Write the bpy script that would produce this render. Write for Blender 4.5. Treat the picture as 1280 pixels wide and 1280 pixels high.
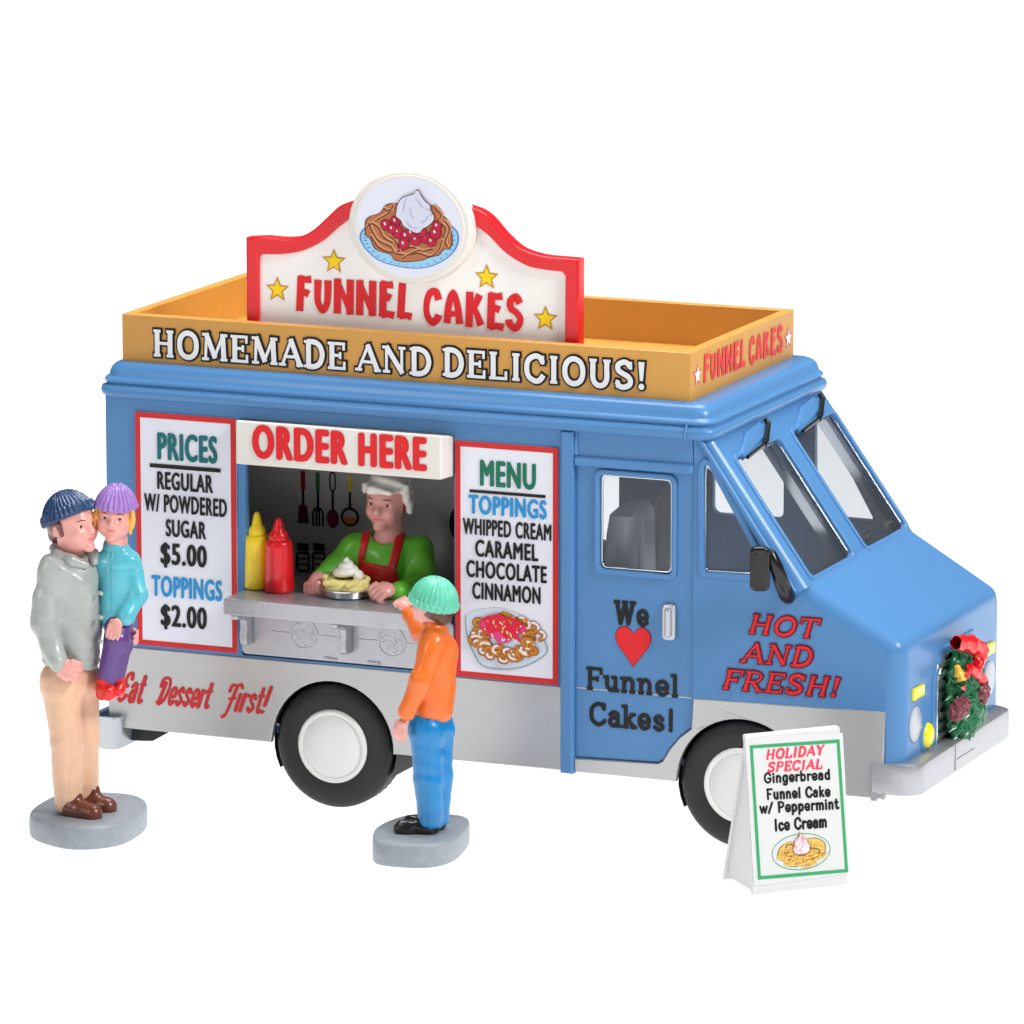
import bpy, math, random
import numpy as np
from mathutils import Vector, geometry
C = bpy.context.scene.collection
for o in list(bpy.data.objects): bpy.data.objects.remove(o)
R = math.radians
def lin(r, g, b):
    f = lambda c: c/12.92 if c <= .04045 else ((c+.055)/1.055)**2.4
    return (f(r/255), f(g/255), f(b/255), 1)

# ------------------------------------------------------------------ camera
cd = bpy.data.cameras.new('camera'); cam = bpy.data.objects.new('camera', cd); C.objects.link(cam)
cam.location = (47.3734, -95.9441, 25.6584)
cam.rotation_euler = (1.377638, 0.0, 0.398476)
cd.sensor_width = 36; cd.lens = 224.047
cd.shift_x = -0.00788; cd.shift_y = 0.00612
cd.clip_start = 1; cd.clip_end = 3000
sc = bpy.context.scene; sc.camera = cam
# ------------------------------------------------------------------ world: the dim grey of a studio
w = bpy.data.worlds.new('World'); sc.world = w; w.use_nodes = True
w.node_tree.nodes['Background'].inputs[0].default_value = (.93, .96, 1, 1)
w.node_tree.nodes['Background'].inputs[1].default_value = .12
sc.view_settings.view_transform = 'Standard'; sc.view_settings.look = 'None'
sc.view_settings.exposure = 0; sc.view_settings.gamma = 1
sc.render.engine = 'CYCLES'; sc.cycles.max_bounces = 8; sc.cycles.use_denoising = True
sc.cycles.sample_clamp_indirect = 6
# ------------------------------------------------------------------ studio lamps, and an added lamp below the ground
def area(name, loc, target, sx, sy, power, col=(1, 1, 1)):
    l = bpy.data.lights.new(name, 'AREA'); l.shape = 'RECTANGLE'; l.size = sx; l.size_y = sy
    l.energy = power; l.color = col
    o = bpy.data.objects.new(name, l); C.objects.link(o); o.location = loc
    o.rotation_euler = (Vector(target)-Vector(loc)).to_track_quat('-Z', 'Y').to_euler(); return o
area('key_softbox', (56, -14, 46), (7, 1, 4), 15, 15, 32000)
area('side_softbox', (-24, -54, 36), (4, 0, 4), 7, 24, 7000)
area('top_softbox', (4, 8, 52), (6, 2, 4), 34, 26, 34000)
area('added_under_lamp', (0, 60, -60), (0, 60, 0), 900, 900, 1.0)   # added unseen below the ground, keeps it white and shadowless
bpy.data.lights['added_under_lamp'].energy = 4.5e6

# ------------------------------------------------------------------ materials
def mat(name, col, rough=.35, metal=0, bump=.0, bscale=8, coat=0, var=0, vscale=3, spec=.5):
    m = bpy.data.materials.new(name); m.use_nodes = True; nt = m.node_tree; b = nt.nodes['Principled BSDF']
    b.inputs['Base Color'].default_value = lin(*col) if len(col) == 3 else col
    b.inputs['Roughness'].default_value = rough; b.inputs['Metallic'].default_value = metal
    b.inputs['Coat Weight'].default_value = coat; b.inputs['Coat Roughness'].default_value = .08
    b.inputs['Specular IOR Level'].default_value = spec
    tc = nt.nodes.new('ShaderNodeTexCoord')
    if bump:
        n = nt.nodes.new('ShaderNodeTexNoise'); n.inputs['Scale'].default_value = bscale; n.inputs['Detail'].default_value = 3
        bu = nt.nodes.new('ShaderNodeBump'); bu.inputs['Strength'].default_value = bump; bu.inputs['Distance'].default_value = .05
        nt.links.new(tc.outputs['Object'], n.inputs['Vector']); nt.links.new(n.outputs[0], bu.inputs['Height'])
        nt.links.new(bu.outputs[0], b.inputs['Normal'])
    if var:
        n = nt.nodes.new('ShaderNodeTexNoise'); n.inputs['Scale'].default_value = vscale; n.inputs['Detail'].default_value = 5
        hs = nt.nodes.new('ShaderNodeHueSaturation'); mr = nt.nodes.new('ShaderNodeMapRange')
        mr.inputs[1].default_value = .3; mr.inputs[2].default_value = .7
        mr.inputs[3].default_value = 1-var; mr.inputs[4].default_value = 1+var
        hs.inputs['Color'].default_value = b.inputs['Base Color'].default_value
        nt.links.new(tc.outputs['Object'], n.inputs['Vector']); nt.links.new(n.outputs[0], mr.inputs[0])
        nt.links.new(mr.outputs[0], hs.inputs['Value']); nt.links.new(hs.outputs[0], b.inputs['Base Color'])
        m2 = nt.nodes.new('ShaderNodeMapRange'); m2.inputs[3].default_value = max(.05, rough-.08); m2.inputs[4].default_value = rough+.1
        nt.links.new(n.outputs[0], m2.inputs[0]); nt.links.new(m2.outputs[0], b.inputs['Roughness'])
    return m
def pr(name, col): return mat(name, col, .45, spec=.3)          # printing ink
M = dict(
    blue=mat('blue_enamel', (80, 131, 182), .26, bump=.003, bscale=45, spec=.3),
    navy=mat('blue_plastic_inside', (110, 140, 185), .5),
    silver=mat('silver_paint', (180, 180, 180), .34, metal=.65, bump=.06, bscale=60, var=.06, vscale=60),
    silver2=mat('brushed_silver_paint', (176, 177, 182), .33, metal=.6, bump=.12, bscale=9, var=.05, vscale=4),
    bump=mat('bumper_silver', (182, 187, 191), .3, metal=.7, bump=.1, bscale=7),
    chrome=mat('chrome', (215, 218, 222), .16, metal=.9, bump=.05, bscale=6),
    tray=mat('ochre_paint', (203, 147, 66), .5, bump=.05, bscale=10, var=.03, vscale=1.5),
    cream=mat('cream_paint', (226, 222, 214), .35, bump=.04, bscale=5, var=.01),
    redp=mat('red_paint', (222, 22, 32), .28, bump=.06, bscale=5, var=.03),
    paper=mat('printed_paper', (226, 228, 238), .4, spec=.3),
    panelc=mat('lightened_sign_cream', (244, 241, 237), .32, bump=.05, bscale=4, var=.01),  # cream copy lightened to offset the shade of the sign's recess
    white=mat('white_card', (212, 212, 212), .5),
    border=pr('red_border_ink', (205, 42, 42)), ink=pr('black_ink', (16, 16, 18)), redi=pr('red_ink', (222, 28, 36)),
    teal=pr('teal_ink', (10, 108, 112)), green=pr('green_ink', (12, 112, 84)), sky=pr('sky_blue_ink', (24, 146, 212)),
    dred=pr('dark_red_ink', (96, 14, 44)), gold=pr('gold_ink', (196, 140, 50)), yellow=pr('yellow_ink', (250, 214, 20)),
    mint=pr('green_border_ink', (52, 160, 100)), rose=pr('rose_ink', (238, 60, 84)),
    black=mat('black_rubber', (13, 14, 15), .5, bump=.05, bscale=12), blackp=mat('black_plastic', (18, 18, 20), .25),
    dark=mat('underbody_black', (16, 16, 18), .6), hub=mat('white_hub', (226, 226, 223), .4),
    seat=mat('grey_seat', (190, 196, 202), .3), wall=mat('kitchen_wall', (196, 194, 192), .6), ceil=mat('grey_lining', (120, 122, 126), .6),
    pane=mat('partition_white', (225, 225, 230), .5),
    lampy=mat('yellow_lens', (236, 228, 30), .2, coat=.5), lampw=mat('pale_lens', (178, 183, 192), .25),
    gry=mat('grey_base', (146, 153, 160), .42, bump=.55, bscale=7, var=.08, vscale=5),
    skin=mat('skin_paint', (228, 162, 152), .32, bump=.04, bscale=10, var=.02, vscale=4),
    skin2=mat('pink_hand_paint', (240, 168, 168), .32, bump=.04, bscale=10, var=.02),
)
def fig(name, col, rough=.24, bump=.12, var=.04, bs=7): return mat(name, col, rough+.08, bump=bump+.1, bscale=bs, var=var+.03, vscale=5, coat=.12)
g = bpy.data.materials.new('clear_glass'); g.use_nodes = True; nt = g.node_tree; nt.nodes.clear()
out = nt.nodes.new('ShaderNodeOutputMaterial'); mx = nt.nodes.new('ShaderNodeMixShader'); tr = nt.nodes.new('ShaderNodeBsdfTransparent')
gl = nt.nodes.new('ShaderNodeBsdfGlossy'); fn = nt.nodes.new('ShaderNodeFresnel'); gl.inputs['Roughness'].default_value = .03
tr.inputs[0].default_value = (.88, .89, .9, 1); fn.inputs[0].default_value = 1.45
ge = nt.nodes.new('ShaderNodeNewGeometry'); ml = nt.nodes.new('ShaderNodeMath'); ml.operation = 'MULTIPLY'; iv = nt.nodes.new('ShaderNodeMath'); iv.operation = 'SUBTRACT'; iv.inputs[0].default_value = 1
nt.links.new(ge.outputs['Backfacing'], iv.inputs[1]); nt.links.new(iv.outputs[0], ml.inputs[0]); nt.links.new(fn.outputs[0], ml.inputs[1])
nt.links.new(ml.outputs[0], mx.inputs[0]); nt.links.new(tr.outputs[0], mx.inputs[1]); nt.links.new(gl.outputs[0], mx.inputs[2]); hz = nt.nodes.new('ShaderNodeBsdfDiffuse'); hz.inputs[0].default_value = (.8, .83, .87, 1); m3 = nt.nodes.new('ShaderNodeMixShader'); m3.inputs[0].default_value = .03  # faint white diffuse veil stands in for reflections and lightens the cab
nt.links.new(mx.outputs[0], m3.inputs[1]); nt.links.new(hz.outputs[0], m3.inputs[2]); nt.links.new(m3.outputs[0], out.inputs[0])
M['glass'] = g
g2 = bpy.data.materials.new('clear_rib'); g2.use_nodes = True; nt = g2.node_tree; nt.nodes.clear()
out = nt.nodes.new('ShaderNodeOutputMaterial'); mx = nt.nodes.new('ShaderNodeMixShader'); tr = nt.nodes.new('ShaderNodeBsdfTransparent'); gl = nt.nodes.new('ShaderNodeBsdfGlossy')
gl.inputs['Roughness'].default_value = .12; gl.inputs[0].default_value = (.85, .88, .92, 1); tr.inputs[0].default_value = (.6, .64, .7, 1); mx.inputs[0].default_value = .6
nt.links.new(tr.outputs[0], mx.inputs[1]); nt.links.new(gl.outputs[0], mx.inputs[2]); nt.links.new(mx.outputs[0], out.inputs[0]); M['rib'] = g2
e = bpy.data.materials.new('added_backlit_sheet'); e.use_nodes = True; nt = e.node_tree; nt.nodes.clear()  # made-up translucent ground, lit through from below to wash out shadows
out = nt.nodes.new('ShaderNodeOutputMaterial'); ad = nt.nodes.new('ShaderNodeAddShader'); tl = nt.nodes.new('ShaderNodeBsdfTranslucent'); df = nt.nodes.new('ShaderNodeBsdfDiffuse')
tl.inputs[0].default_value = (.62, .62, .62, 1); df.inputs[0].default_value = (.3, .3, .3, 1)
nt.links.new(tl.outputs[0], ad.inputs[0]); nt.links.new(df.outputs[0], ad.inputs[1]); nt.links.new(ad.outputs[0], out.inputs[0])

# ------------------------------------------------------------------ geometry helpers
class MB:
    def __init__(s): s.v = []; s.f = []; s.m = []
    def add(s, vs, fs, m=0):
        n = len(s.v); s.v += [tuple(p) for p in vs]; s.f += [tuple(i+n for i in q) for q in fs]; s.m += [m]*len(fs); return s
    def build(s, name, mats, parent=None, bevel=0, seg=3, sharp=38, local=False, warp=None):
        me = bpy.data.meshes.new(name); vs = [Vector(p) for p in s.v]
        if warp: vs = [warp(p) for p in vs]
        if parent is not None and not local:
            r = parent
            while r.parent: r = r.parent
            vs = [p-r.location for p in vs]
        me.from_pydata(vs, [], s.f)
        for m in (mats if isinstance(mats, (list, tuple)) else [mats]): me.materials.append(M[m] if isinstance(m, str) else m)
        me.polygons.foreach_set('material_index', s.m); me.validate()
        me.polygons.foreach_set('use_smooth', [True]*len(me.polygons))
        if not bevel: me.set_sharp_from_angle(angle=R(sharp))
        o = bpy.data.objects.new(name, me); C.objects.link(o)
        if parent is not None: o.parent = parent
        if bevel:
            b = o.modifiers.new('bevel', 'BEVEL'); b.width = bevel; b.segments = seg; b.limit_method = 'ANGLE'; b.angle_limit = R(35); b.harden_normals = True
        return o
def thing(name, label, cat, loc=(0, 0, 0), rz=0, group=None):
    o = bpy.data.objects.new(name, None); C.objects.link(o); o.location = loc; o.rotation_euler = (0, 0, rz); o.empty_display_size = .3
    o['label'] = label; o['category'] = cat
    if group: o['group'] = group
    return o
def fr(O, u, v):
    u = Vector(u).normalized(); v = Vector(v).normalized(); return (Vector(O), u, v, u.cross(v))
def at(f, a, b, c=0): return f[0]+f[1]*a+f[2]*b+f[3]*c
SIDE = lambda y: fr((0, y, 0), (1, 0, 0), (0, 0, 1))
FRONT = lambda x: fr((x, 0, 0), (0, 1, 0), (0, 0, 1))
def rrect(x0, z0, x1, z1, r=.0, n=5):
    if not r: return [(x0, z0), (x1, z0), (x1, z1), (x0, z1)]
    p = []
    for cx, cz, a0 in ((x1-r, z0+r, -90), (x1-r, z1-r, 0), (x0+r, z1-r, 90), (x0+r, z0+r, 180)):
        for k in range(n+1):
            a = R(a0+90*k/n); p.append((cx+r*math.cos(a), cz+r*math.sin(a)))
    return p
def ellp(cx, cz, a, b, n=48, rot=0):
    return [(cx+a*math.cos(t)*math.cos(rot)-b*math.sin(t)*math.sin(rot), cz+a*math.cos(t)*math.sin(rot)+b*math.sin(t)*math.cos(rot)) for t in (2*math.pi*k/n for k in range(n))]
def arcp(cx, cz, r, a0, a1, n=24): return [(cx+r*math.cos(R(a0+(a1-a0)*k/n)), cz+r*math.sin(R(a0+(a1-a0)*k/n))) for k in range(n+1)]
def cat(pts, closed=False, n=6):
    P = [np.array(p, float) for p in pts]; N = len(P); o = []
    for i in range(N if closed else N-1):
        if closed: a, b, c, d = P[i-1], P[i], P[(i+1) % N], P[(i+2) % N]
        else: a, b, c, d = P[max(i-1, 0)], P[i], P[i+1], P[min(i+2, N-1)]
        for k in range(n):
            t = k/n; o.append(tuple(.5*((2*b)+(c-a)*t+(2*a-5*b+4*c-d)*t*t+(3*b-a-3*c+d)*t**3)))
    if not closed: o.append(tuple(P[-1]))
    return o
def plate(mb, f, loops, t, lift=0, bevel=.02, m=0):
    """a flat panel cut to loops (the later ones are holes), its outer face at lift, t thick"""
    c = bpy.data.curves.new('c', 'CURVE'); c.dimensions = '2D'; c.fill_mode = 'BOTH'
    bevel = min(bevel, t*.45); c.extrude = max(t/2-bevel, 0); c.bevel_depth = bevel; c.bevel_resolution = 2; c.offset = -bevel
    for l in loops:
        s = c.splines.new('POLY'); s.points.add(len(l)-1)
        for p, q in zip(s.points, l): p.co = (q[0], q[1], 0, 1)
        s.use_cyclic_u = True
    o = bpy.data.objects.new('c', c); me = bpy.data.meshes.new_from_object(o)
    vs = [at(f, v.co.x, v.co.y, v.co.z+lift-t/2) for v in me.vertices]
    mb.add(vs, [tuple(p.vertices) for p in me.polygons], m)
    bpy.data.objects.remove(o); bpy.data.curves.remove(c); bpy.data.meshes.remove(me); return mb
def flat(mb, f, loop, lift=.01, m=0):
    """a printed shape: one filled outline"""
    tri = geometry.tessellate_polygon([[Vector((p[0], p[1], 0)) for p in loop]])
    A = sum(loop[i-1][0]*loop[i][1]-loop[i][0]*loop[i-1][1] for i in range(len(loop)))
    fs = []
    for q in tri:
        (x0, y0), (x1, y1), (x2, y2) = [loop[i][:2] for i in q]
        fs.append(tuple(q) if (x1-x0)*(y2-y0)-(x2-x0)*(y1-y0) > 0 else tuple(q)[::-1])
    mb.add([at(f, p[0], p[1], lift) for p in loop], fs, m); return mb
def box(mb, x0, x1, y0, y1, z0, z1, m=0):
    v = [(x, y, z) for x in (x0, x1) for y in (y0, y1) for z in (z0, z1)]
    return mb.add(v, [(0, 1, 3, 2), (4, 6, 7, 5), (0, 4, 5, 1), (2, 3, 7, 6), (0, 2, 6, 4), (1, 5, 7, 3)], m)
def loft(mb, rings, closed=True, cap=True, m=0):
    n = len(rings[0]); vs = [p for r in rings for p in r]; fs = []
    for i in range(len(rings)-1):
        for j in range(n if closed else n-1):
            k = (j+1) % n; fs.append((i*n+j, i*n+k, (i+1)*n+k, (i+1)*n+j))
    if cap: fs += [tuple(range(n))[::-1], tuple((len(rings)-1)*n+j for j in range(n))]
    return mb.add(vs, fs, m)
def lathe(mb, O, ax, prof, n=48, m=0, wob=None):
    """prof: (radius, height along ax)"""
    ax = Vector(ax).normalized(); u = ax.orthogonal().normalized(); v = ax.cross(u); O = Vector(O); rings = []
    for k, (r, h) in enumerate(prof):
        rings.append([O+ax*h+(u*math.cos(t)+v*math.sin(t))*(r*(wob(k, j) if wob else 1)) for j, t in enumerate(2*math.pi*i/n for i in range(n))])
    return loft(mb, rings, True, True, m)
def tube(mb, pts, r, n=12, m=0, cap=True):
    P = [Vector(p) for p in pts]; rings = []; up = Vector((.31, .2, .93))
    for i, p in enumerate(P):
        t = (P[min(i+1, len(P)-1)]-P[max(i-1, 0)]).normalized(); a = t.cross(up).normalized(); b = t.cross(a)
        rr = r[i] if isinstance(r, (list, tuple)) else r
        rings.append([p+(a*math.cos(q)+b*math.sin(q))*rr for q in (2*math.pi*k/n for k in range(n))])
    return loft(mb, rings, True, cap, m)
def strip(pts, hw, closed=False, e0=0, e1=0):
    """a stroke of the given half widths along pts -> verts, quads in 2-D"""
    P = [np.array(p, float) for p in pts]; N = len(P)
    if not closed and (e0 or e1):
        d = P[0]-P[1]; P[0] = P[0]+d/(np.linalg.norm(d)+1e-9)*e0; d = P[-1]-P[-2]; P[-1] = P[-1]+d/(np.linalg.norm(d)+1e-9)*e1
    vs = []; fs = []
    for i in range(N):
        a = P[i-1] if (closed or i) else P[i]; b = P[(i+1) % N] if (closed or i < N-1) else P[i]
        d1 = P[i]-a; d2 = b-P[i]; l1 = np.linalg.norm(d1); l2 = np.linalg.norm(d2)
        d = (d1/l1 if l1 > 1e-9 else 0*d1)+(d2/l2 if l2 > 1e-9 else 0*d2); d = d/(np.linalg.norm(d)+1e-9)
        n = np.array([-d[1], d[0]]); h = hw[i] if hasattr(hw, '__len__') else hw
        if l1 > 1e-9 and l2 > 1e-9: h = h/max(.6, abs(float(n @ np.array([-d1[1], d1[0]]))/l1))
        vs += [tuple(P[i]-n*h), tuple(P[i]+n*h)]
    for i in range(N if closed else N-1):
        j = (i+1) % N; fs.append((2*i, 2*j, 2*j+1, 2*i+1))
    return vs, fs
def stroke(mb, f, pts, hw, lift=.01, m=0, closed=False, caps=False):
    v, q = strip(pts, hw, closed); mb.add([at(f, a, b, lift+.0002*i/len(v)) for i, (a, b) in enumerate(v)], q, m)
    if caps:
        for p, h in ((pts[0], hw[0] if hasattr(hw, '__len__') else hw), (pts[-1], hw[-1] if hasattr(hw, '__len__') else hw)):
            flat(mb, f, ellp(p[0], p[1], h, h, 12), lift+.0004, m)
    return mb

# ------------------------------------------------------------------ lettering
P_ = 'Tl .17 0 .17 1|tc .12 1 .42 1 .6 .88 .62 .74 .56 .56 .4 .47 .17 .47|s .17 0|s .15 1'
GL = {
 'A': (.8, 'Tl .4 1 .72 0|tl .4 1 .08 0|tl .18 .33 .6 .33|s .08 0|s .72 0'),
 'C': (.76, 'Tc .66 .74 .56 .95 .38 1 .16 .82 .1 .5 .16 .18 .38 0 .56 .05 .68 .26|v .66 .68 1'),
 'D': (.78, 'Tl .17 0 .17 1|Tc .12 1 .38 1 .58 .85 .67 .5 .58 .15 .38 0 .12 0|s .14 0|s .14 1'),
 'E': (.7, 'Tl .17 0 .17 1|tl .1 1 .6 1|tl .17 .52 .46 .52|tl .1 0 .62 0|v .6 1 .74|v .47 .66 .38|v .62 0 .28|s .15 0|s .15 1'),
 'F': (.68, 'Tl .17 0 .17 1|tl .1 1 .62 1|tl .17 .5 .46 .5|v .62 1 .72|v .47 .64 .36|s .17 0|s .15 1'),
 'H': (.84, 'Tl .18 0 .18 1|Tl .66 0 .66 1|tl .18 .5 .66 .5|s .18 0|s .18 1|s .66 0|s .66 1'),
 'I': (.42, 'Tl .21 0 .21 1|s .21 0|s .21 1'),
 'K': (.8, 'Tl .17 0 .17 1|tl .62 1 .2 .42|Tl .32 .56 .66 0|s .17 0|s .17 1|s .62 1|s .66 0'),
 'L': (.68, 'Tl .17 0 .17 1|tl .1 0 .6 0|v .61 0 .3|s .17 1|s .15 0'),
 'M': (1.0, 'tl .16 0 .2 1|Tl .2 1 .5 .1|tl .5 .1 .8 1|Tl .8 1 .84 0|s .16 0|s .84 0|s .16 1|s .84 1'),
 'N': (.86, 'tl .16 0 .16 1|Tl .17 1 .68 0|tl .68 0 .68 1|s .16 0|s .14 1|s .69 1'),
 'O': (.84, 'To .42 1 .22 .9 .12 .66 .12 .34 .22 .1 .42 0 .62 .1 .72 .34 .72 .66 .62 .9'),
 'P': (.72, P_), 'R': (.8, P_+'|Tl .38 .47 .64 0|s .68 0'),
 'S': (.7, 'Tc .57 .8 .46 .97 .32 1 .15 .88 .15 .68 .3 .55 .48 .44 .57 .28 .53 .1 .34 0 .18 .05 .11 .22|v .58 .72 1|v .11 0 .28'),
 'T': (.74, 'Tl .37 0 .37 1|tl .06 1 .68 1|v .06 1 .72|v .68 1 .72|s .37 0'),
 'U': (.82, 'Tc .17 1 .17 .6 .17 .3 .25 .08 .41 0 .57 .08 .65 .3 .65 .6 .65 1|s .17 1|s .65 1'),
 'Y': (.76, 'Tl .1 1 .38 .5|tl .66 1 .38 .5|Tl .38 .54 .38 0|s .1 1|s .66 1|s .38 0'),
 'G': (.8, 'Tc .66 .76 .56 .95 .38 1 .16 .82 .1 .5 .16 .18 .38 0 .58 .08 .68 .24|Tl .68 .2 .68 .44|tl .42 .44 .7 .44'),
 'W': (1.08, 'Tl .1 1 .3 0|tl .3 0 .53 .8|Tl .53 .8 .74 0|tl .74 0 .96 1|s .1 1|s .96 1'),
 '!': (.36, 'Xl .18 1 .18 .36|d .18 .07'), ' ': (.4, ''), '/': (.5, 'Tl .06 -.06 .44 1'),
 'a': (.62, 'Tc .13 .54 .3 .66 .45 .56 .46 .36 .46 .02|Tc .46 .36 .28 .4 .14 .3 .13 .12 .28 0 .46 .16|s .5 0'),
 'b': (.64, 'Tl .14 1 .14 0|Tc .14 .46 .32 .66 .5 .5 .5 .16 .32 0 .14 .2'),
 'c': (.58, 'Tc .5 .52 .34 .66 .15 .52 .15 .14 .34 0 .5 .14'),
 'd': (.64, 'Tl .5 1 .5 0|Tc .5 .46 .32 .66 .14 .5 .14 .16 .32 0 .5 .2'),
 'e': (.62, 'Tc .15 .32 .5 .32 .48 .56 .32 .66 .16 .56 .12 .33 .18 .1 .34 0 .52 .12'),
 'g': (.64, 'Tc .5 .64 .5 0 .46 -.24 .3 -.32 .14 -.24|Tc .5 .46 .32 .66 .14 .5 .14 .16 .32 0 .5 .2'),
 'i': (.3, 'Tl .15 .62 .15 0|d .15 .9'),
 'k': (.6, 'Tl .15 1 .15 0|tl .46 .62 .16 .26|Tl .26 .36 .5 0|s .15 0|h .1 1|s .46 .62|s .5 0'),
 'l': (.34, 'Tl .17 1 .17 0|s .17 0|h .12 1'),
 'm': (.9, 'Tl .13 .64 .13 0|Tc .13 .42 .28 .66 .43 .5 .43 0|Tc .43 .42 .6 .66 .75 .5 .75 0'),
 'n': (.64, 'Tl .15 .64 .15 0|Tc .15 .42 .31 .66 .48 .5 .48 0|s .15 0|s .48 0|h .1 .64'),
 'p': (.64, 'Tl .14 .64 .14 -.32|Tc .14 .46 .32 .66 .5 .5 .5 .16 .32 0 .14 .2'),
 'r': (.48, 'Tl .15 .64 .15 0|Tc .15 .38 .26 .6 .44 .6'),
 's': (.58, 'Tc .46 .52 .3 .66 .15 .56 .19 .4 .38 .28 .47 .14 .3 0 .13 .12'),
 't': (.46, 'Tc .2 .92 .2 .3 .22 .08 .32 0 .42 .06|tl .06 .64 .38 .64'),
 'u': (.64, 'Tc .15 .64 .15 .2 .31 0 .48 .2|Tl .48 .64 .48 0|h .1 .64|h .43 .64|s .52 0'),
 'w': (.84, 'Tl .08 .64 .24 0|Tl .24 0 .42 .6|Tl .42 .6 .58 0|Tl .58 0 .76 .64')}
FUNKY = {
 'F': (.66, 'Tl .14 0 .2 1|Tc .12 1 .4 .98 .62 1|Tc .2 .5 .34 .56 .52 .5'),
 'E': (.66, 'Tl .17 0 .2 1|Tc .12 1 .4 .98 .6 1|Tc .2 .55 .34 .6 .5 .54|Tc .12 0 .4 .02 .64 -.02'),
 'L': (.66, 'Tl .17 0 .24 1|Tc .12 0 .4 .02 .62 -.02'),
 'U': (.74, 'Tc .17 1 .15 .6 .16 .26 .34 0 .52 .2 .57 .6 .57 1'),
 'N': (.84, 'Tl .14 0 .16 1|tl .16 1 .66 0|Tl .66 0 .68 1'),
 'C': (.7, 'Tc .58 .74 .48 1 .26 .94 .14 .6 .16 .22 .34 0 .52 .1 .58 .26'),
 'A': (.7, 'Tc .12 0 .18 .6 .34 1 .5 .6 .58 0|tl .2 .3 .54 .34'),
 'K': (.7, 'Tl .15 0 .18 1|Tc .54 1 .36 .62 .2 .44|Tc .26 .52 .42 .4 .58 0'),
 'S': (.66, 'Tc .5 .8 .36 1 .16 .86 .18 .62 .4 .48 .52 .26 .36 0 .14 .1 .1 .26')}
SCRIPT = {
 'E': (.72, 'Tc .66 .8 .56 1 .28 .92 .22 .66 .46 .54|Tc .46 .54 .14 .5 .04 .16 .26 0 .58 .2'),
 'D': (.86, 'Tl .34 .8 .2 .04|Tc .0 .66 .08 .94 .34 1 .62 .92 .74 .6 .6 .18 .3 -.02 .1 .04'),
 'F': (.66, 'Tc .02 .72 .12 .96 .4 .94 .7 1|Tc .46 .94 .36 .4 .24 -.16 .06 -.28|tl .18 .42 .54 .46'), '!': (.36, 'Tl .2 1 .14 .3|d .12 .04')}
# style: T half width, t half width, shear, serif half length, round ends, flare
ST = dict(slab=(.096, .055, 0, .14, 0, 0), slabi=(.1, .068, .28, .15, 0, 0), type=(.088, .075, 0, .14, 1, 0),
          funky=(.102, .07, 0, 0, 0, .22), rond=(.1, .09, 0, 0, 1, 0), script=(.055, .042, .34, 0, 1, .3), slabb=(.115, .08, .22, .08, 0, 0))
def letters(mb, f, text, style, x0, y0, x1, h, m=0, grow=0, lift=.012, gset=None, rise=0):
    T, t, sh, sl, rnd, flare = ST[style]; gs = dict(GL); gs.update(gset or {})
    xa = .07 if style in ('slab', 'funky') else .04
    W = sum(gs[c][0]+xa for c in text)-.12-xa; sx = (x1-x0-sh*h*.8)/W; pen = x0-.06*sx; k = 0
    hT, ht = T*h, t*h
    for ch in text:
        adv, d = gs[ch]
        yo = y0+rise*(pen-x0)/(x1-x0)
        def pt(x, y):
            Y = yo+ht+y*(h-2*ht); return (pen+x*sx+sh*(Y-yo), Y)
        for s in filter(None, d.split('|')):
            c, *q = s.split(); q = [float(a) for a in q]; L = lift+.0006*(k % 14); k += 1
            if c == 'd':
                p = pt(*q); flat(mb, f, ellp(p[0], p[1], hT*1.15+grow, hT*1.15+grow, 16), L, m); continue
            if c in 'sh' and len(c) == 1:
                if not sl: continue
                a, b = (sl, sl) if c == 's' else (sl, .04)
                p = pt(*q); v, fq = strip([(p[0]-a*h-grow, p[1]), (p[0]+b*h+grow, p[1])], ht*.95+grow)
            elif c == 'v':
                if not sl: continue
                lo, hi = sorted(q[1:]); p0 = pt(q[0], lo); p1 = pt(q[0], hi); v, fq = strip([p0, p1], ht*.9+grow, e0=grow+ht*.6*(lo == 0), e1=grow+ht*.6*(hi == 1))
            else:
                P = [pt(q[i], q[i+1]) for i in range(0, len(q), 2)]; w = hT if c[0] in 'TX' else ht
                cl = c[1] == 'o'
                if c[1] != 'l': P = cat(P, cl, 5)
                n = len(P); hw = [w+grow]*n
                if c[0] == 'X': hw = [w*1.25+grow, w*.6+grow]
                elif flare: hw = [w*(1+flare*(abs(2*i/(n-1)-1)-.5))+grow for i in range(n)]
                ex = grow+(ht*.95 if c[1] == 'l' and not rnd else 0)
                v, fq = strip(P, hw, cl, ex, ex)
                if rnd:
                    for i in (0, -1): flat(mb, f, ellp(P[i][0], P[i][1], hw[i], hw[i], 14), L+.0003, m)
            mb.add([at(f, a, b, L+.0004*i/len(v)) for i, (a, b) in enumerate(v)], fq, m)
        pen += (adv+xa)*sx
    return mb
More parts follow.
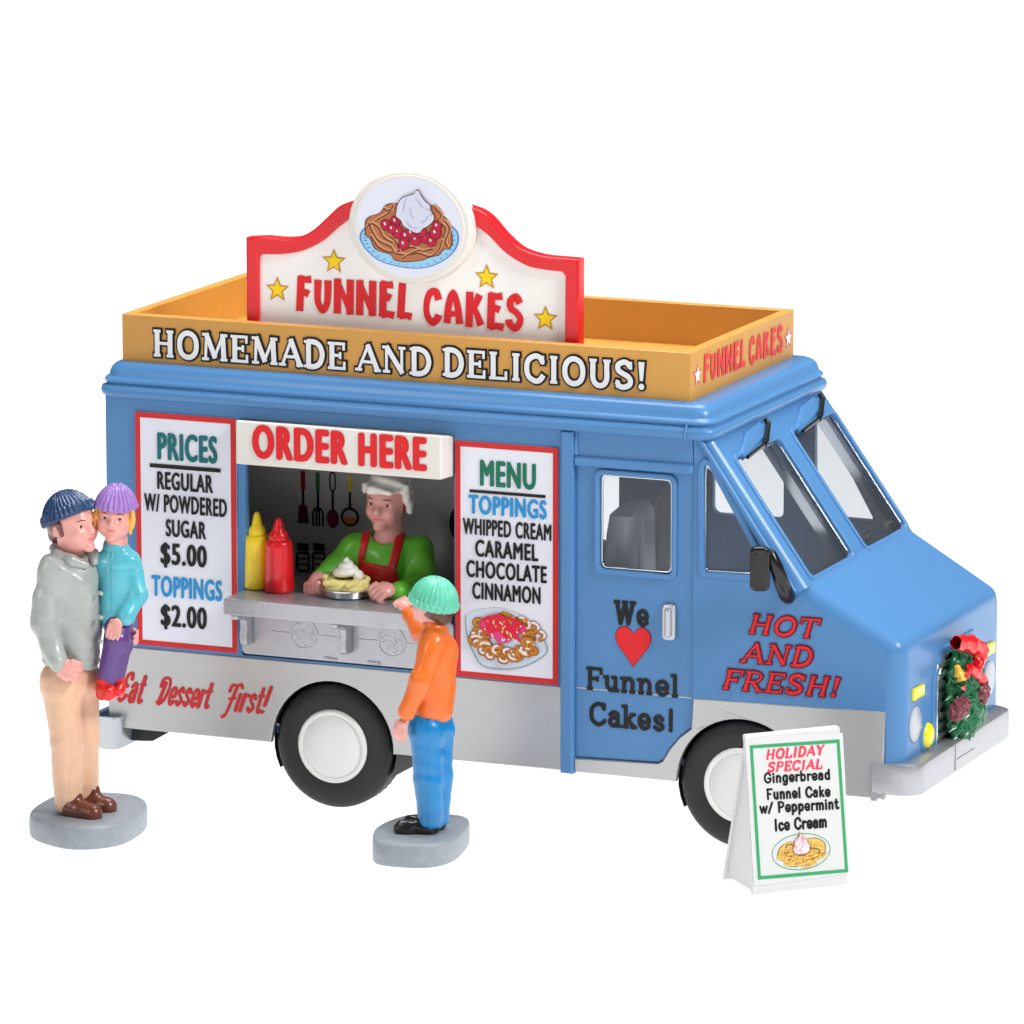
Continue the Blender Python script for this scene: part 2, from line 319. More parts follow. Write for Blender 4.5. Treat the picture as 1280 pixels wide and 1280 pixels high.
def sans(mb, f, text, x0, y0, x1, h, bold=.03, m=0, lift=.012, sp=2.6):
    c = bpy.data.curves.new('t', 'FONT'); c.body = text; c.size = 1; c.offset = 0; c.resolution_u = 5; c.space_character = 1+bold*sp
    o = bpy.data.objects.new('t', c); me = bpy.data.meshes.new_from_object(o); e_ = bold; n = 8
    xs = [v.co.x for v in me.vertices]; ys = [v.co.y for v in me.vertices]; a, b, p, q = min(xs)-e_, max(xs)+e_, min(ys), max(ys)
    for j in range(n):                                  # emboldened sideways, so that narrow counters stay open
        dx = e_*math.cos(2*math.pi*j/n); dy = .4*e_*math.sin(2*math.pi*j/n)
        for k, g in enumerate(me.polygons):
            vs = [me.vertices[i].co for i in g.vertices]; mb.add([at(f, x0+(v.x+dx-a)/(b-a)*(x1-x0), y0+(v.y+dy-p)/(q-p)*h, lift+j*6e-4+k*4e-6) for v in vs], [tuple(range(len(vs)))], m)
    bpy.data.objects.remove(o); bpy.data.curves.remove(c); bpy.data.meshes.remove(me); return mb
def starp(cx, cz, r, k=.45, rot=90, n=5):
    return [(cx+(r if i % 2 == 0 else r*k)*math.cos(R(rot+180*i/n)), cz+(r if i % 2 == 0 else r*k)*math.sin(R(rot+180*i/n))) for i in range(2*n)]

# ------------------------------------------------------------------ the surface
mb = MB(); mb.add([(-400, -300, 0), (400, -300, 0), (400, 500, 0), (-400, 500, 0)], [(0, 1, 2, 3)])
gd = mb.build('ground', [e]); gd['kind'] = 'structure'
# ------------------------------------------------------------------ the food truck
truck = thing('food_truck', 'sky blue toy food truck with an ochre roof tray, open serving window and silver skirts', 'food truck', (6.4, 2.7, 0))
def T(p):                                   # the cab narrows a little towards the front
    t = min(max((p.x-10.3)/3.4, 0), 1.15); return Vector((p.x, 2.7+(p.y-2.7)*(1-.075*t), p.z))
S0 = SIDE(0)  # truck outlines, details and lettering below taken from image pixels, projected onto such planes
# shell: rear cargo box, four walls, floor and ceiling
mb = MB()
plate(mb, S0, [[(-.7, 2.4), (7.8, 2.4), (7.8, 7.0), (-.7, 7.0)], rrect(1.84, 2.54, 5.8, 6.62, .04)], .14, 0, .02)
plate(mb, fr((0, 5.4, 0), (-1, 0, 0), (0, 0, 1)), [[(-10.06, 1.1), (.7, 1.1), (.7, 7.0), (-10.06, 7.0)], rrect(-9.69, 4.55, -8.39, 6.16, .12), rrect(-6.63, 3.9, -5.9, 5.4, .08)], .14, 0, .02)
plate(mb, fr((-.7, 0, 0), (0, -1, 0), (0, 0, 1)), [rrect(-5.3, 1.06, -.1, 7.0, .05)], .14, 0, .03)
box(mb, -.55, 13.3, .14, 5.2, 1.18, 1.3); box(mb, -.55, 10.3, .1, 5.3, 6.9, 7.0)
body = mb.build('body', 'blue', truck, warp=T)
# serving window jambs, bulging a little
for pts, rr in (([(1.86, .1, 2.6), (1.86, .12, 4.1), (1.84, .1, 5.2), (1.84, .1, 6.5)], [.1, .12, .1, .09]), ([(5.82, .1, 2.6), (5.82, .1, 6.5)], .07)):
    mb = MB(); tube(mb, pts, rr); mb.build('window_jamb', 'blue', truck)
# roof: rounded shoulder over two gutter ridges, wrapped round all four sides
def ring(o, z, r): return [(x, y, z) for x, y in rrect(-.72-o, -.02-o, 10.36+o*1.0, 5.42+o, r, 8)]
mb = MB()
prof = [(-.06, 6.84, .2), (.02, 6.84, .25), (.09, 6.88, .3), (.11, 6.95, .3), (.09, 7.03, .3), (.03, 7.06, .28), (.02, 7.08, .28), (.05, 7.10, .3), (.06, 7.14, .3), (.03, 7.18, .3), (-.0, 7.2, .3), (-.01, 7.26, .3), (-.04, 7.34, .3), (-.1, 7.4, .28), (-.17, 7.425, .24), (-.3, 7.43, .2)]
loft(mb, [ring(*p) for p in prof]); roof = mb.build('roof', 'blue', truck, sharp=50)
# a seam in the gutter where the cab roof is joined on
mb = MB(); tube(mb, [(9.98, -.135, 6.86), (9.97, -.14, 6.96), (9.98, -.1, 7.05), (9.98, -.06, 7.1)], .022, 8); mb.build('gutter_joint', 'blue', roof)
# silver skirts, each cut round its wheel arch
WR, WF = (3.53, 1.09), (10.93, 1.09)
mb = MB()
plate(mb, SIDE(-.02), [[(-.7, 1.06), (2.38, 1.06)]+arcp(WR[0], WR[1], 1.13, 182, -2)[1:]+[(4.72, 1.06), (7.74, 1.06), (7.74, 2.5), (-.7, 2.5)]], .12, 0, .02)
skirt = mb.build('side_skirt', 'silver', truck)
mb = MB()
plate(mb, SIDE(-.02), [[(7.97, 1.06), (9.79, 1.06)]+arcp(WF[0], WF[1], 1.12, 181, -1)[1:]+[(13.36, 1.05), (13.4, 2.52), (10.09, 2.5), (10.06, 1.98), (9.86, 1.82), (9.68, 1.6), (9.55, 1.38), (9.46, 1.33), (7.97, 1.29)]], .12, 0, .02)
mb.build('side_skirt', 'silver', truck, warp=T)
mb = MB(); letters(mb, SIDE(-.02), 'Eat', 'script', *(-0.526, 1.514), (0.05, 1.663)[0], .55, gset=SCRIPT)
letters(mb, SIDE(-.02), 'Dessert', 'script', *(0.216, 1.537), (1.31, 1.52)[0], .5, gset=SCRIPT)
letters(mb, SIDE(-.02), 'First!', 'script', *(1.507, 1.538), (2.396, 1.546)[0], .5, gset=SCRIPT); mb.build('lettering', 'border', skirt)
# wheel wells and underbody
for (x, z) in (WR, WF):
    for y0, y1 in ((.1, 1.5), (3.9, 5.3)):
        mb = MB(); loft(mb, [[(x+a, y, z+b) for a, b in arcp(0, 0, 1.14, 205, -25, 24)] for y in (y0, y1)], closed=False, cap=False)
        mb.add([(x+a, y1 if y0 < 1 else y0, z+b) for a, b in arcp(0, 0, 1.14, 205, -25, 24)], [tuple(range(25))]); mb.build('wheel_well', 'dark', truck)
mb = MB(); box(mb, -.3, 13, 1.5, 3.9, .98, 1.17); mb.build('chassis', 'dark', truck)
mb = MB(); plate(mb, SIDE(.35), [[(-.62, 1.12), (.32, 1.12), (.32, 1.0), (-.05, .78), (-.3, .76), (-.62, .76)]], .08, 0, .015); mb.build('mud_flap', 'black', truck)
# wheels
def wheel(x, y, s):
    r = 1.09; mb = MB()
    wob = lambda k, j: 1-.014*(j % 2) if k in (3, 4, 7, 8) else 1
    pf = [(.55, -.02), (.66, .0), (.86, .02), (.985, .0), (1.05, -.05), (1.085, -.12), (1.09, -.2), (1.09, -.5), (1.06, -.64), (.9, -.7), (.5, -.7)]
    lathe(mb, (x, y, 1.09), (0, -s, 0), pf, 120, 0, wob)
    ty = mb.build('wheel', 'black', truck, sharp=30)
    mb = MB(); lathe(mb, (x, y, 1.09), (0, -s, 0), [(.63, -.1), (.64, .0), (.625, .045), (.6, .06), (.565, .05), (.54, .03), (.53, .04), (.3, .065), (.05, .075)], 64)
    mb.build('hub', 'hub', ty, sharp=50)
for x in (WR[0], WF[0]): wheel(x, .0, 1); wheel(x, 5.4, -1)
# rear bumper with its turned-round end
mb = MB(); fb = fr((0, 0, 0), (1, 0, 0), (0, 1, 0))
def bump(z, i, t):
    return [(x, y, z) for x, y in rrect(-.97+i+t, -.24+i+t, -.4-i-t, 5.64-i-t, min(.17, .27-i-t), 7)]
rings = [bump(.7, .05, .08), bump(.68, .03, .075), bump(.7, .0, .07), bump(1.22, 0, 0), bump(1.25, .0, -.02), bump(1.28, .0, -.02), bump(1.285, .03, 0), bump(1.26, .06, 0), bump(1.05, .07, .02), bump(1.05, .2, .02)]
loft(mb, rings); mb.build('rear_bumper', 'bump', truck, sharp=40)
# pillar between cargo box and door
mb = MB(); plate(mb, SIDE(-.1), [rrect(7.74, 1.03, 7.97, 6.84, .0)], .2, 0, .04); plate(mb, SIDE(-.05), [rrect(7.9, 6.42, 8.03, 6.86, .03)], .14, 0, .05); mb.build('pillar', 'blue', truck)
# cab side: header, door, front quarter with its triangular window
mb = MB(); plate(mb, SIDE(-.0), [[(7.96, 6.3), (10.06, 6.3), (10.06, 7.0), (7.96, 7.0)]], .12, 0, .01)
plate(mb, SIDE(-.09), [rrect(7.97, 6.27, 10.08, 6.43, .05)], .16, 0, .05); mb.build('door_header', 'blue', truck)
mb = MB(); dw = rrect(8.4, 4.55, 9.69, 6.15, .1)
plate(mb, SIDE(.03), [[(7.97, 1.31), (9.46, 1.35), (9.55, 1.4), (9.68, 1.62), (9.86, 1.84), (10.05, 1.99), (10.07, 2.4), (10.07, 6.29), (7.97, 6.29)], dw], .1, 0, .015)
plate(mb, SIDE(-.03), [rrect(8.31, 4.46, 9.78, 6.24, .14), dw], .07, 0, .034)
door = mb.build('door', 'blue', truck)
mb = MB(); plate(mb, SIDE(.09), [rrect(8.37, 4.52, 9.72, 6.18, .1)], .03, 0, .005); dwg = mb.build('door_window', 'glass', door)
mb = MB(); plate(mb, SIDE(.06), [rrect(8.41, 4.56, 9.68, 6.14, .1), rrect(8.44, 4.59, 9.65, 6.11, .09)], .04, 0, .01); mb.build('window_rim', 'rib', door)
mb = MB(); box(mb, 7.98, 10.05, .024, .03, 2.485, 2.5); mb.build('moulding_line', 'silver', door)
mb = MB(); plate(mb, SIDE(-.06), [rrect(9.54, 3.45, 9.78, 4.06, .07)], .1, 0, .03); plate(mb, SIDE(-.12), [rrect(9.6, 3.51, 9.72, 4.0, .05)], .1, 0, .045); mb.build('door_handle', 'bump', door)
D = SIDE(.03)
mb = MB(); letters(mb, D, 'We', 'type', *(8.701, 3.626), (9.293, 3.675)[0], .42, gset={'W': (1.0, 'Tl .1 1 .28 0|Tl .28 0 .5 .96|Tl .5 .96 .66 0|Tl .66 0 .88 1|s .1 1|s .88 1|s .5 1'), 'e': (.7, GL['e'][1])})
mb.build('lettering', 'ink', door); mb = MB()
letters(mb, D, 'Funnel', 'type', *(8.187, 2.473), (9.804, 2.498)[0], .4, rise=.0); letters(mb, D, 'Cakes!', 'type', *(8.245, 1.87), (9.743, 1.881)[0], .41, gset={'!': (.4, 'Tl .2 1 .19 .22|d .19 .05'), 'C': (.76, 'Tc .66 .78 .56 .95 .38 1 .16 .82 .1 .5 .16 .18 .38 0 .56 .05 .68 .2|tl .66 .76 .66 1')})
mb.build('lettering', 'ink', door)
hp = [(0, -.5), (-.2, -.22), (-.38, .02), (-.45, .24), (-.38, .42), (-.22, .49), (-.08, .42), (0, .3)]
hp = cat(hp, False, 6); hp = hp[:-1]+[(0, .3)]+[(-a, b) for a, b in hp[::-1]][1:-1]
hx, hz = (9.009, 3.272)
mb = MB(); flat(mb, D, [(hx+a*.72, hz+b*.7) for a, b in hp], .01, 1); flat(mb, D, [(hx+a*.69, hz+.002+b*.67) for a, b in hp], .013, 0); mb.build('heart', ['redi', 'dred'], door)
# front quarter
r_ = .3
P3 = [(13.70, 1.2), (13.70, 3.46), (13.675, 3.6), (13.62, 3.68), (13.54, 3.74), (12.2, 4.5), (12.1, 4.56), (12.03, 4.64)]
def nrm(P):
    o = []
    for i in range(len(P)):
        a = P[max(i-1, 0)]; b = P[min(i+1, len(P)-1)]; d = Vector((b[0]-a[0], b[1]-a[1])).normalized(); o.append((d.y, -d.x))
    return o
WS0, WS1 = (12.03, 4.64), (10.36, 6.94)
N3 = nrm(P3); N3[-1] = N3[-2]
def skin_rings(P, N, r, n=7):
    rings = []
    for k in range(n+1):
        a = R(90*k/n); rings.append([(p[0]-q[0]*r*(1-math.sin(a)), r*(1-math.cos(a)), p[1]-q[1]*r*(1-math.sin(a))) for p, q in zip(P, N)])
    return rings+[[FL(p) for p in rg] for rg in rings[::-1]]
d = Vector((12.02-10.42, 0, 4.62-6.85)).normalized()
swin = [(10.27, 4.68), (10.25, 6.3), (10.27, 6.42), (10.33, 6.43), (10.39, 6.33), (11.34, 4.7), (11.32, 4.65), (10.3, 4.65)]
swo = [(10.17, 4.62), (10.14, 6.36), (10.18, 6.5), (10.28, 6.56), (10.4, 6.53), (10.5, 6.38), (11.5, 4.66), (11.46, 4.56), (10.22, 4.56)]
mb = MB(); 
top_ = [(p[0]-q[0]*(r_-.012), p[1]-q[1]*(r_-.012)) for p, q in zip(P3, N3)]
SF = [(10.07, 1.82)]+arcp(WF[0], WF[1], 1.12, 139.5, 0, 20)[1:]+[(12.06, 1.06), (13.385, 1.06)]+top_[1:6]+[(10.42+d.x*2.72+d.z*(r_-.012), 6.85+d.z*2.72-d.x*(r_-.012)), (10.42-d.x*.1+d.z*(r_-.012), 6.85-d.z*.1-d.x*(r_-.012)), (10.17, 7.0), (10.07, 7.0)]
plate(mb, SIDE(0), [SF, swin], .12, 0, .012); plate(mb, SIDE(-.03), [swo, swin], .06, 0, .028)
FL = lambda p: (p[0], 5.4-p[1], p[2])
quarter = mb.build('cab_side', 'blue', truck, warp=T)
m2 = MB(); m2.add([FL(p) for p in mb.v], [q[::-1] for q in mb.f]); m2.build('cab_side', 'blue', truck, warp=T)
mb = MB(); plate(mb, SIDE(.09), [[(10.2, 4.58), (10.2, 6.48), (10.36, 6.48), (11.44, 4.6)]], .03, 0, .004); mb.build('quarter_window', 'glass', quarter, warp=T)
kq = np.mean(swin, 0); m3 = MB(); plate(m3, SIDE(.05), [swin, [tuple(kq+(np.array(q)-kq)*(.93, .965)) for q in swin]], .04, 0, .01); m3.build('window_rim', 'rib', quarter, warp=T)
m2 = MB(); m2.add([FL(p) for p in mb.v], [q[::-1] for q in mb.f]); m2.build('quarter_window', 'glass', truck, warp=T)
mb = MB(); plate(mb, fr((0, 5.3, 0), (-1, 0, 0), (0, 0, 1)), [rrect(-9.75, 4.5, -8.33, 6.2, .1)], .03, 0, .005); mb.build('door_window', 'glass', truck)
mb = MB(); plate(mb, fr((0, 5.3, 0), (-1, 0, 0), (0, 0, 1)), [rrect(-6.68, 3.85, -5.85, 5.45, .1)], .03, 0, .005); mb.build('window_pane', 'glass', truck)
mb = MB(); q0 = SIDE(0)
def hot(g, m, l):
    letters(mb, q0, 'HOT', 'slabi', *(11.042, 3.664), (12.261, 3.665)[0], .34, m, g, l); letters(mb, q0, 'AND', 'slabi', *(10.94, 3.171), (12.175, 3.175)[0], .35, m, g, l)
    letters(mb, q0, 'FRESH!', 'slabi', *(10.604, 2.696), (12.632, 2.717)[0], .35, m, g, l)
hot(.016, 1, .012); hot(-.008, 0, .026); mb.build('lettering', ['redi', 'dred'], quarter, warp=T)
# nose: windscreen frame, bonnet and front face as one rounded skin
mb = MB(); loft(mb, skin_rings(P3, N3, r_)[::-1], closed=False, cap=False)
hood = mb.build('bonnet', 'blue', truck, warp=T, sharp=60)
# windscreen frame: a sloping panel with two openings, rounded into the pillars
WSF = fr((10.42, 0, 6.85), (0, 1, 0), -d)           # a = y, b = up the slope
g1, g2 = rrect(.36, -2.73, 2.38, -.43, .1), rrect(3.02, -2.73, 5.04, -.43, .1)
mb = MB(); plate(mb, WSF, [[(.28, -2.82), (5.12, -2.82), (5.12, .14), (.28, .14)], g1, g2], .12, 0, .004)
for h in (g1, g2):
    y0, y1 = min(p[0] for p in h), max(p[0] for p in h); plate(mb, WSF, [rrect(y0-.09, -2.82, y1+.09, -.34, .16), h], .06, .035, .028)
PW = [(10.42-d.x*.15, 6.85-d.z*.15), (10.42+d.x*1.4, 6.85+d.z*1.4), (10.42+d.x*2.85, 6.85+d.z*2.85)]; NW = [(-d.z, d.x)]*3
rg = skin_rings(PW, NW, r_); loft(mb, rg[:8], False, False); loft(mb, rg[8:], False, False)
tube(mb, [(PW[0][0]-.2, .0, PW[0][1]-.05), (PW[2][0]-.22, .0, PW[2][1]-.1)], .045, 10)
mb.build('windscreen_frame', 'blue', truck, sharp=45)
for h in (g1, g2):
    y0, y1 = min(p[0] for p in h), max(p[0] for p in h); mb = MB(); plate(mb, WSF, [rrect(y0-.03, -2.76, y1+.03, -.4, .1)], .04, -.06, .005)
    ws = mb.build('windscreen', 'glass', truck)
    mb = MB(); plate(mb, WSF, [h, [(q[0]*.965+.035*(y0+y1)/2, q[1]*.975-.025*1.58) for q in h]], .05, -.03, .012); mb.build('insert_rim', 'rib', ws)
    for y in (y1-.36, y1-.2, y1-.1):                    # the moulded ribs of the clear insert
        mb = MB(); mb.add([at(WSF, y+a, b, c) for a, b in ((0, -2.7), (.035, -2.7), (.035, -.45), (0, -.45)) for c in (-.03, -.2)], [(0, 2, 4, 6), (1, 7, 5, 3), (0, 1, 3, 2), (2, 3, 5, 4), (4, 5, 7, 6), (6, 7, 1, 0)]); mb.build('moulded_rib', 'rib', ws)
for dy in (0, 2.62):
    mb = MB(); plate(mb, WSF, [[(.62+dy, -.5), (.62+dy, -.36), (1.25+dy, -.1), (1.95+dy, -.03), (2.1+dy, -.1), (2.12+dy, -.24), (1.55+dy, -.36)]], .1, .06, .04)
    wm = mb.build('wiper_mount', 'blue', truck)
    mb = MB(); tube(mb, [at(WSF, a+dy, b, .1) for a, b in ((.6, -.5), (1.55, -.42))], .035, 8); tube(mb, [at(WSF, a+dy, b, .1) for a, b in ((1.5, -.43), (1.62, -.4), (2.12, -.14), (2.13, -.04))], .05, 8); mb.build('wiper', 'blackp', wm)
# mirror
mx_, mz_ = (11.426, 4.887)
mb = MB(); f = fr((mx_, -.52, mz_), (1, .35, 0), (0, 0, 1))
plate(mb, f, [rrect(-.17, -.38, .15, .36, .1)], .2, .1, .05); plate(mb, f, [rrect(-.1, -.3, .08, .28, .07)], .04, .12, .015)
tube(mb, [(p[0], y, p[1]) for p, y in (((11.477, 5.165), -.42), ((11.575, 5.106), -.42), ((11.653, 4.896), -.4), ((11.715, 4.615), -.3), ((11.741, 4.386), -.14), ((11.71, 4.313), .05))], [.06, .09, .11, .125, .13, .12], 14)
mb.build('wing_mirror', 'blackp', truck, warp=T)
# front bumper, grille, lamps
def ub(x1, y0, y1, z, r=.32):
    p = [(13.2, y0)]+[(x1-r+r*math.cos(R(a)), y0+r+r*math.sin(R(a))) for a in range(-90, 1, 10)]
    return [(x, y, z) for x, y in p]+[(x, y0+y1-y, z) for x, y in p[::-1]]
mb = MB(); loft(mb, [ub(13.9, .02, 5.16, 1.12), ub(13.97, -.03, 5.21, 1.14), ub(14.0, -.06, 5.24, 1.2), ub(14.0, -.06, 5.24, 1.6), ub(13.99, -.05, 5.23, 1.64), ub(13.95, -.01, 5.19, 1.66), ub(13.6, .3, 4.9, 1.66, .2)])
box(mb, 13.17, 13.27, -.045, .02, 1.02, 1.62); box(mb, 13.36, 13.4, -.045, .0, 1.05, 1.63)
box(mb, 13.99, 14.015, 1.9, 1.94, 1.2, 1.62); box(mb, 14.0, 14.012, 2.0, 2.95, 1.36, 1.375)
mb.build('front_bumper', 'silver2', truck, warp=T)
F0 = FRONT(13.7)
gr = [(1.5, 1.5), (4.0, 1.5), (4.0, 2.75), (3.7, 3.26), (1.95, 3.26), (1.5, 2.75)]
gi = [(1.68, 1.5), (3.82, 1.5), (3.82, 2.72), (3.6, 3.13), (2.05, 3.13), (1.68, 2.72)]
mb = MB(); plate(mb, F0, [gr, gi], .1, .04, .03); frame = mb.build('grille_surround', 'blue', truck, warp=T)
mb = MB(); flat(mb, F0, gi, .006)
for k in range(9): plate(mb, F0, [rrect(1.7, 1.56+.17*k, 3.8, 1.66+.17*k, .03)], .05, .045, .02)
plate(mb, F0, [gi, [(2.75+(a-2.75)*.94, 2.3+(b-2.3)*.92) for a, b in gi]], .05, .05, .02); mb.build('grille', 'chrome', truck, warp=T)
for s in (0, 1):
    my = lambda y: 5.3-y if s else y
    mb = MB(); lathe(mb, (13.7, my(.6), 2.22), (1, 0, 0), [(.3, -.02), (.3, .02), (.27, .035), (.1, .04)], 40); mb.build('headlight', 'lampw', truck, warp=T, sharp=50)
    mb = MB(); a, b = sorted((my(.42), my(.96))); plate(mb, F0, [rrect(a, 2.64, b, 2.84, .03)], .08, .06, .02); mb.build('indicator_lamp', 'lampy', truck, warp=T)
    mb = MB(); lathe(mb, (13.7, my(1.18), 1.92), (1, 0, 0), [(.3, -.02), (.29, .02), (.25, .04)], 40, 0); lathe(mb, (13.73, my(1.18), 1.92), (1, 0, 0), [(.22, 0), (.2, .06), (.12, .1), (.03, .11)], 40, 1); mb.build('fog_lamp', ['blue', 'lampy'], truck, warp=T, sharp=50)
# cab inside
for y in (.75, 2.95):
    mb = MB(); v = [[(8.1+.05*k+dx, y+dy, z) for dx, dy in rrect(0, 0, .55-.03*k, 1.35-.1*k, .18, 4)] for k, z in ((0, 3.2), (.6, 4.2), (1.4, 4.95), (2.6, 5.3))]
    v.append([(8.32+dx, y+.3+dy, 5.42) for dx, dy in rrect(0, 0, .3, .75, .14, 4)]); loft(mb, v); tube(mb, [(8.65, y+.25, 3.3), (8.72, y+.32, 4.3), (8.7, y+.45, 5.2)], .05, 8)
    box(mb, 8.1, 9.5, y, y+1.35, 2.6, 3.2); mb.build('cab_seat', 'seat', truck, bevel=0, sharp=55)
mb = MB(); loft(mb, [[(x, y, z) for x, z in ((11.3, 1.3), (12.9, 1.3), (12.9, 3.5), (11.9, 4.05), (11.3, 3.9))] for y in (.35, 5.0)]); mb.build('dashboard', 'dark', truck, warp=T, bevel=.06)
mb = MB(); c0 = Vector((11.35, 3.7, 4.25)); ax = Vector((-.75, 0, .66)).normalized(); u = ax.orthogonal().normalized(); v = ax.cross(u)
tube(mb, [c0+(u*math.cos(t)+v*math.sin(t))*.62 for t in (2*math.pi*k/32 for k in range(33))], .075, 10, cap=False)
for t in (.5, 2.6, 4.7): tube(mb, [c0, c0+(u*math.cos(t)+v*math.sin(t))*.6], .06, 8)
tube(mb, [c0-ax*.7, c0+ax*.05], .13, 12); mb.build('steering_wheel', 'blackp', truck)
mb = MB(); box(mb, 7.72, 7.8, .12, 1.45, 1.3, 6.9); mb.build('partition', 'pane', truck)
mb = MB()                                           # dark blue lining of the cab
box(mb, 7.8, 13.2, .14, 5.2, 1.3, 1.4)
mb.build('cab_lining', 'navy', truck, warp=T)
# kitchen: a dark printed liner behind the serving hatch
mb = MB(); box(mb, -.5, 7.26, 2.6, 2.66, 1.32, 6.88); box(mb, -.54, -.5, .14, 2.6, 1.32, 6.88); box(mb, 7.2, 7.26, .14, 2.6, 1.36, 6.8); box(mb, -.5, 7.26, .14, 2.6, 1.32, 1.36); box(mb, -.5, 7.26, .14, 2.6, 6.8, 6.88)
kit = mb.build('kitchen_wall', 'wall', truck)
K = SIDE(2.59)
def hang(name, x, z, k, fn, mats):
    mb = MB(); fn(mb, (at(K, x, z), K[1]*k, K[2]*k, K[3])); mb.build(name, mats, kit)
def spat(m, f): stroke(m, f, [(0, -.6), (0, -1.2)], .05); stroke(m, f, [(0, .1), (0, -.62)], .09, .012, 1); flat(m, f, [(-.16, -1.2), (.16, -1.2), (.24, -1.9), (-.24, -1.9)], .014, 2)
def frk(m, f):
    stroke(m, f, [(0, -.6), (0, -1.4)], .05); stroke(m, f, [(0, .1), (0, -.62)], .08, .012, 1)
    stroke(m, f, cat([(-.2, -1.95), (-.19, -1.4), (0, -1.25), (.19, -1.4), (.2, -1.95)]), .04, .016); stroke(m, f, [(-.06, -1.3), (-.065, -1.95)], .04, .018); stroke(m, f, [(.06, -1.3), (.065, -1.95)], .04, .02)
def spn(m, f): stroke(m, f, [(0, -.5), (0, -1.3)], .05); stroke(m, f, cat([(0, -.6), (-.1, -.4), (-.09, .1), (.09, .1), (.1, -.4), (0, -.6)]), .03, .012); flat(m, f, ellp(0, -1.6, .25, .36), .014, 0); flat(m, f, ellp(0, -1.6, .21, .32), .016, 2)
def ldl(m, f): stroke(m, f, [(0, -.55), (0, -1.2)], .05); stroke(m, f, [(0, .1), (0, -.5)], .08, .012, 1); stroke(m, f, ellp(0, -1.5, .33, .32), .05, .014, 0, True); flat(m, f, [p for p in ellp(0, -1.5, .29, .28) if p[1] < -1.52], .016, 2)
for n_, c_ in (('u_red', (150, 20, 40)), ('u_green', (20, 110, 60)), ('u_yel', (220, 200, 40)), ('u_or', (230, 120, 40)), ('u_mar', (110, 18, 60)), ('u_gr', (80, 30, 50)), ('u_nav', (20, 22, 50))): M[n_] = pr('utensil_ink', c_)
hang('spatula_print', *(1.815, 5.227), .46, spat, ['ink', 'u_red', 'u_gr']); hang('fork_print', *(2.097, 5.219), .46, frk, ['u_nav', 'u_green']); hang('spoon_print', *(2.378, 5.212), .46, spn, ['ink', 'ink', 'u_mar']); hang('ladle_print', *(2.704, 5.221), .46, ldl, ['ink', 'u_yel', 'u_or'])
def jar(m, f): stroke(m, f, rrect(-.13, -.28, .13, .1, .05), .022, .012, 0, True); flat(m, f, rrect(-.13, .14, .13, .3, .03), .014, 0); stroke(m, f, [(-.13, -.02), (.13, -.02)], .014, .016); stroke(m, f, [(-.13, -.14), (.13, -.14)], .014, .016)
for x, z in ((1.804, 3.742), (2.109, 3.765)): hang('jar_print', x, z, .85, jar, ['ink'])
def pan(m, f): flat(m, f, ellp(0, 0, .3, .42), .012); stroke(m, f, [(0, .4), (0, 1.0)], .05, .014)
hang('pan_print', *(4.817, 4.566), .8, pan, ['ink'])
# price and menu boards
def board(name, x0, z0, x1, z1, fill):
    mb = MB(); plate(mb, SIDE(-.03), [rrect(x0, z0, x1, z1)], .04, 0, .008); b = mb.build(name, 'paper', truck)
    mb = MB(); plate(mb, SIDE(-.03), [rrect(x0, z0, x1, z1), rrect(x0+.095, z0+.095, x1-.095, z1-.095)], .02, .006, .003); mb.build('border', 'border', b)
    mb = MB(); fill(mb, SIDE(-.03)); mb.build('lettering', ['ink', 'teal', 'sky', 'green'], b); return b
def prices(mb, f):
    B = .048
    sans(mb, f, 'PRICES', *(0.3, 5.83), (1.43, 5.856)[0], .45, .06, 1)
    flat(mb, f, rrect(*(0.154, 5.673), *(1.489, 5.743)), .012, 0)
    sans(mb, f, 'REGULAR', *(0.29, 5.309), (1.342, 5.324)[0], .3, B); sans(mb, f, 'W/ POWDERED', *(0.038, 4.915), (1.601, 4.915)[0], .3, B)
    sans(mb, f, 'SUGAR', *(0.442, 4.5), (1.206, 4.497)[0], .29, B); sans(mb, f, '$5.00', *(0.337, 3.956), (1.215, 4.011)[0], .42, B)
    sans(mb, f, 'TOPPINGS', *(0.159, 3.446), (1.496, 3.477)[0], .35, .052, 2); sans(mb, f, '$2.00', *(0.329, 2.879), (1.204, 2.924)[0], .42, B)
pb = board('price_board', -.12, 2.56, 1.77, 6.62, prices)
def menu(mb, f):
    B = .048
    sans(mb, f, 'MENU', *(6.271, 5.811), (7.283, 5.805)[0], .42, .055, 3); flat(mb, f, rrect(*(6.082, 5.678), *(7.456, 5.73)), .012, 0)
    sans(mb, f, 'TOPPINGS', *(6.062, 5.324), (7.477, 5.319)[0], .31, .052, 2); sans(mb, f, 'WHIPPED CREAM', *(5.958, 4.965), (7.563, 4.946)[0], .27, B)
    sans(mb, f, 'CARAMEL', *(6.182, 4.6), (7.327, 4.588)[0], .28, B); sans(mb, f, 'CHOCOLATE', *(6.021, 4.24), (7.481, 4.233)[0], .28, B); sans(mb, f, 'CINNAMON', *(6.131, 3.875), (7.37, 3.87)[0], .28, B)
mbd = board('menu_board', 5.82, 2.52, 7.68, 6.54, menu)
rnd = random.Random(4)
M['caramel'] = pr('golden_cake_ink', (198, 128, 42)); M['brown'] = pr('brown_ink', (150, 84, 26)); M['sugar'] = pr('sugar_white_ink', (226, 226, 228)); M['berry'] = pr('berry_ink', (214, 26, 60)); M['pink'] = pr('pink_ink', (214, 64, 130)); M['plate'] = pr('plate_blue_ink', (205, 218, 232)); M['plateline'] = pr('plate_line_ink', (150, 166, 180)); M['leaf'] = pr('fleck_green_ink', (120, 170, 60)); M['oran'] = pr('fleck_orange_ink', (250, 190, 90))
f = SIDE(-.03); mb = MB()
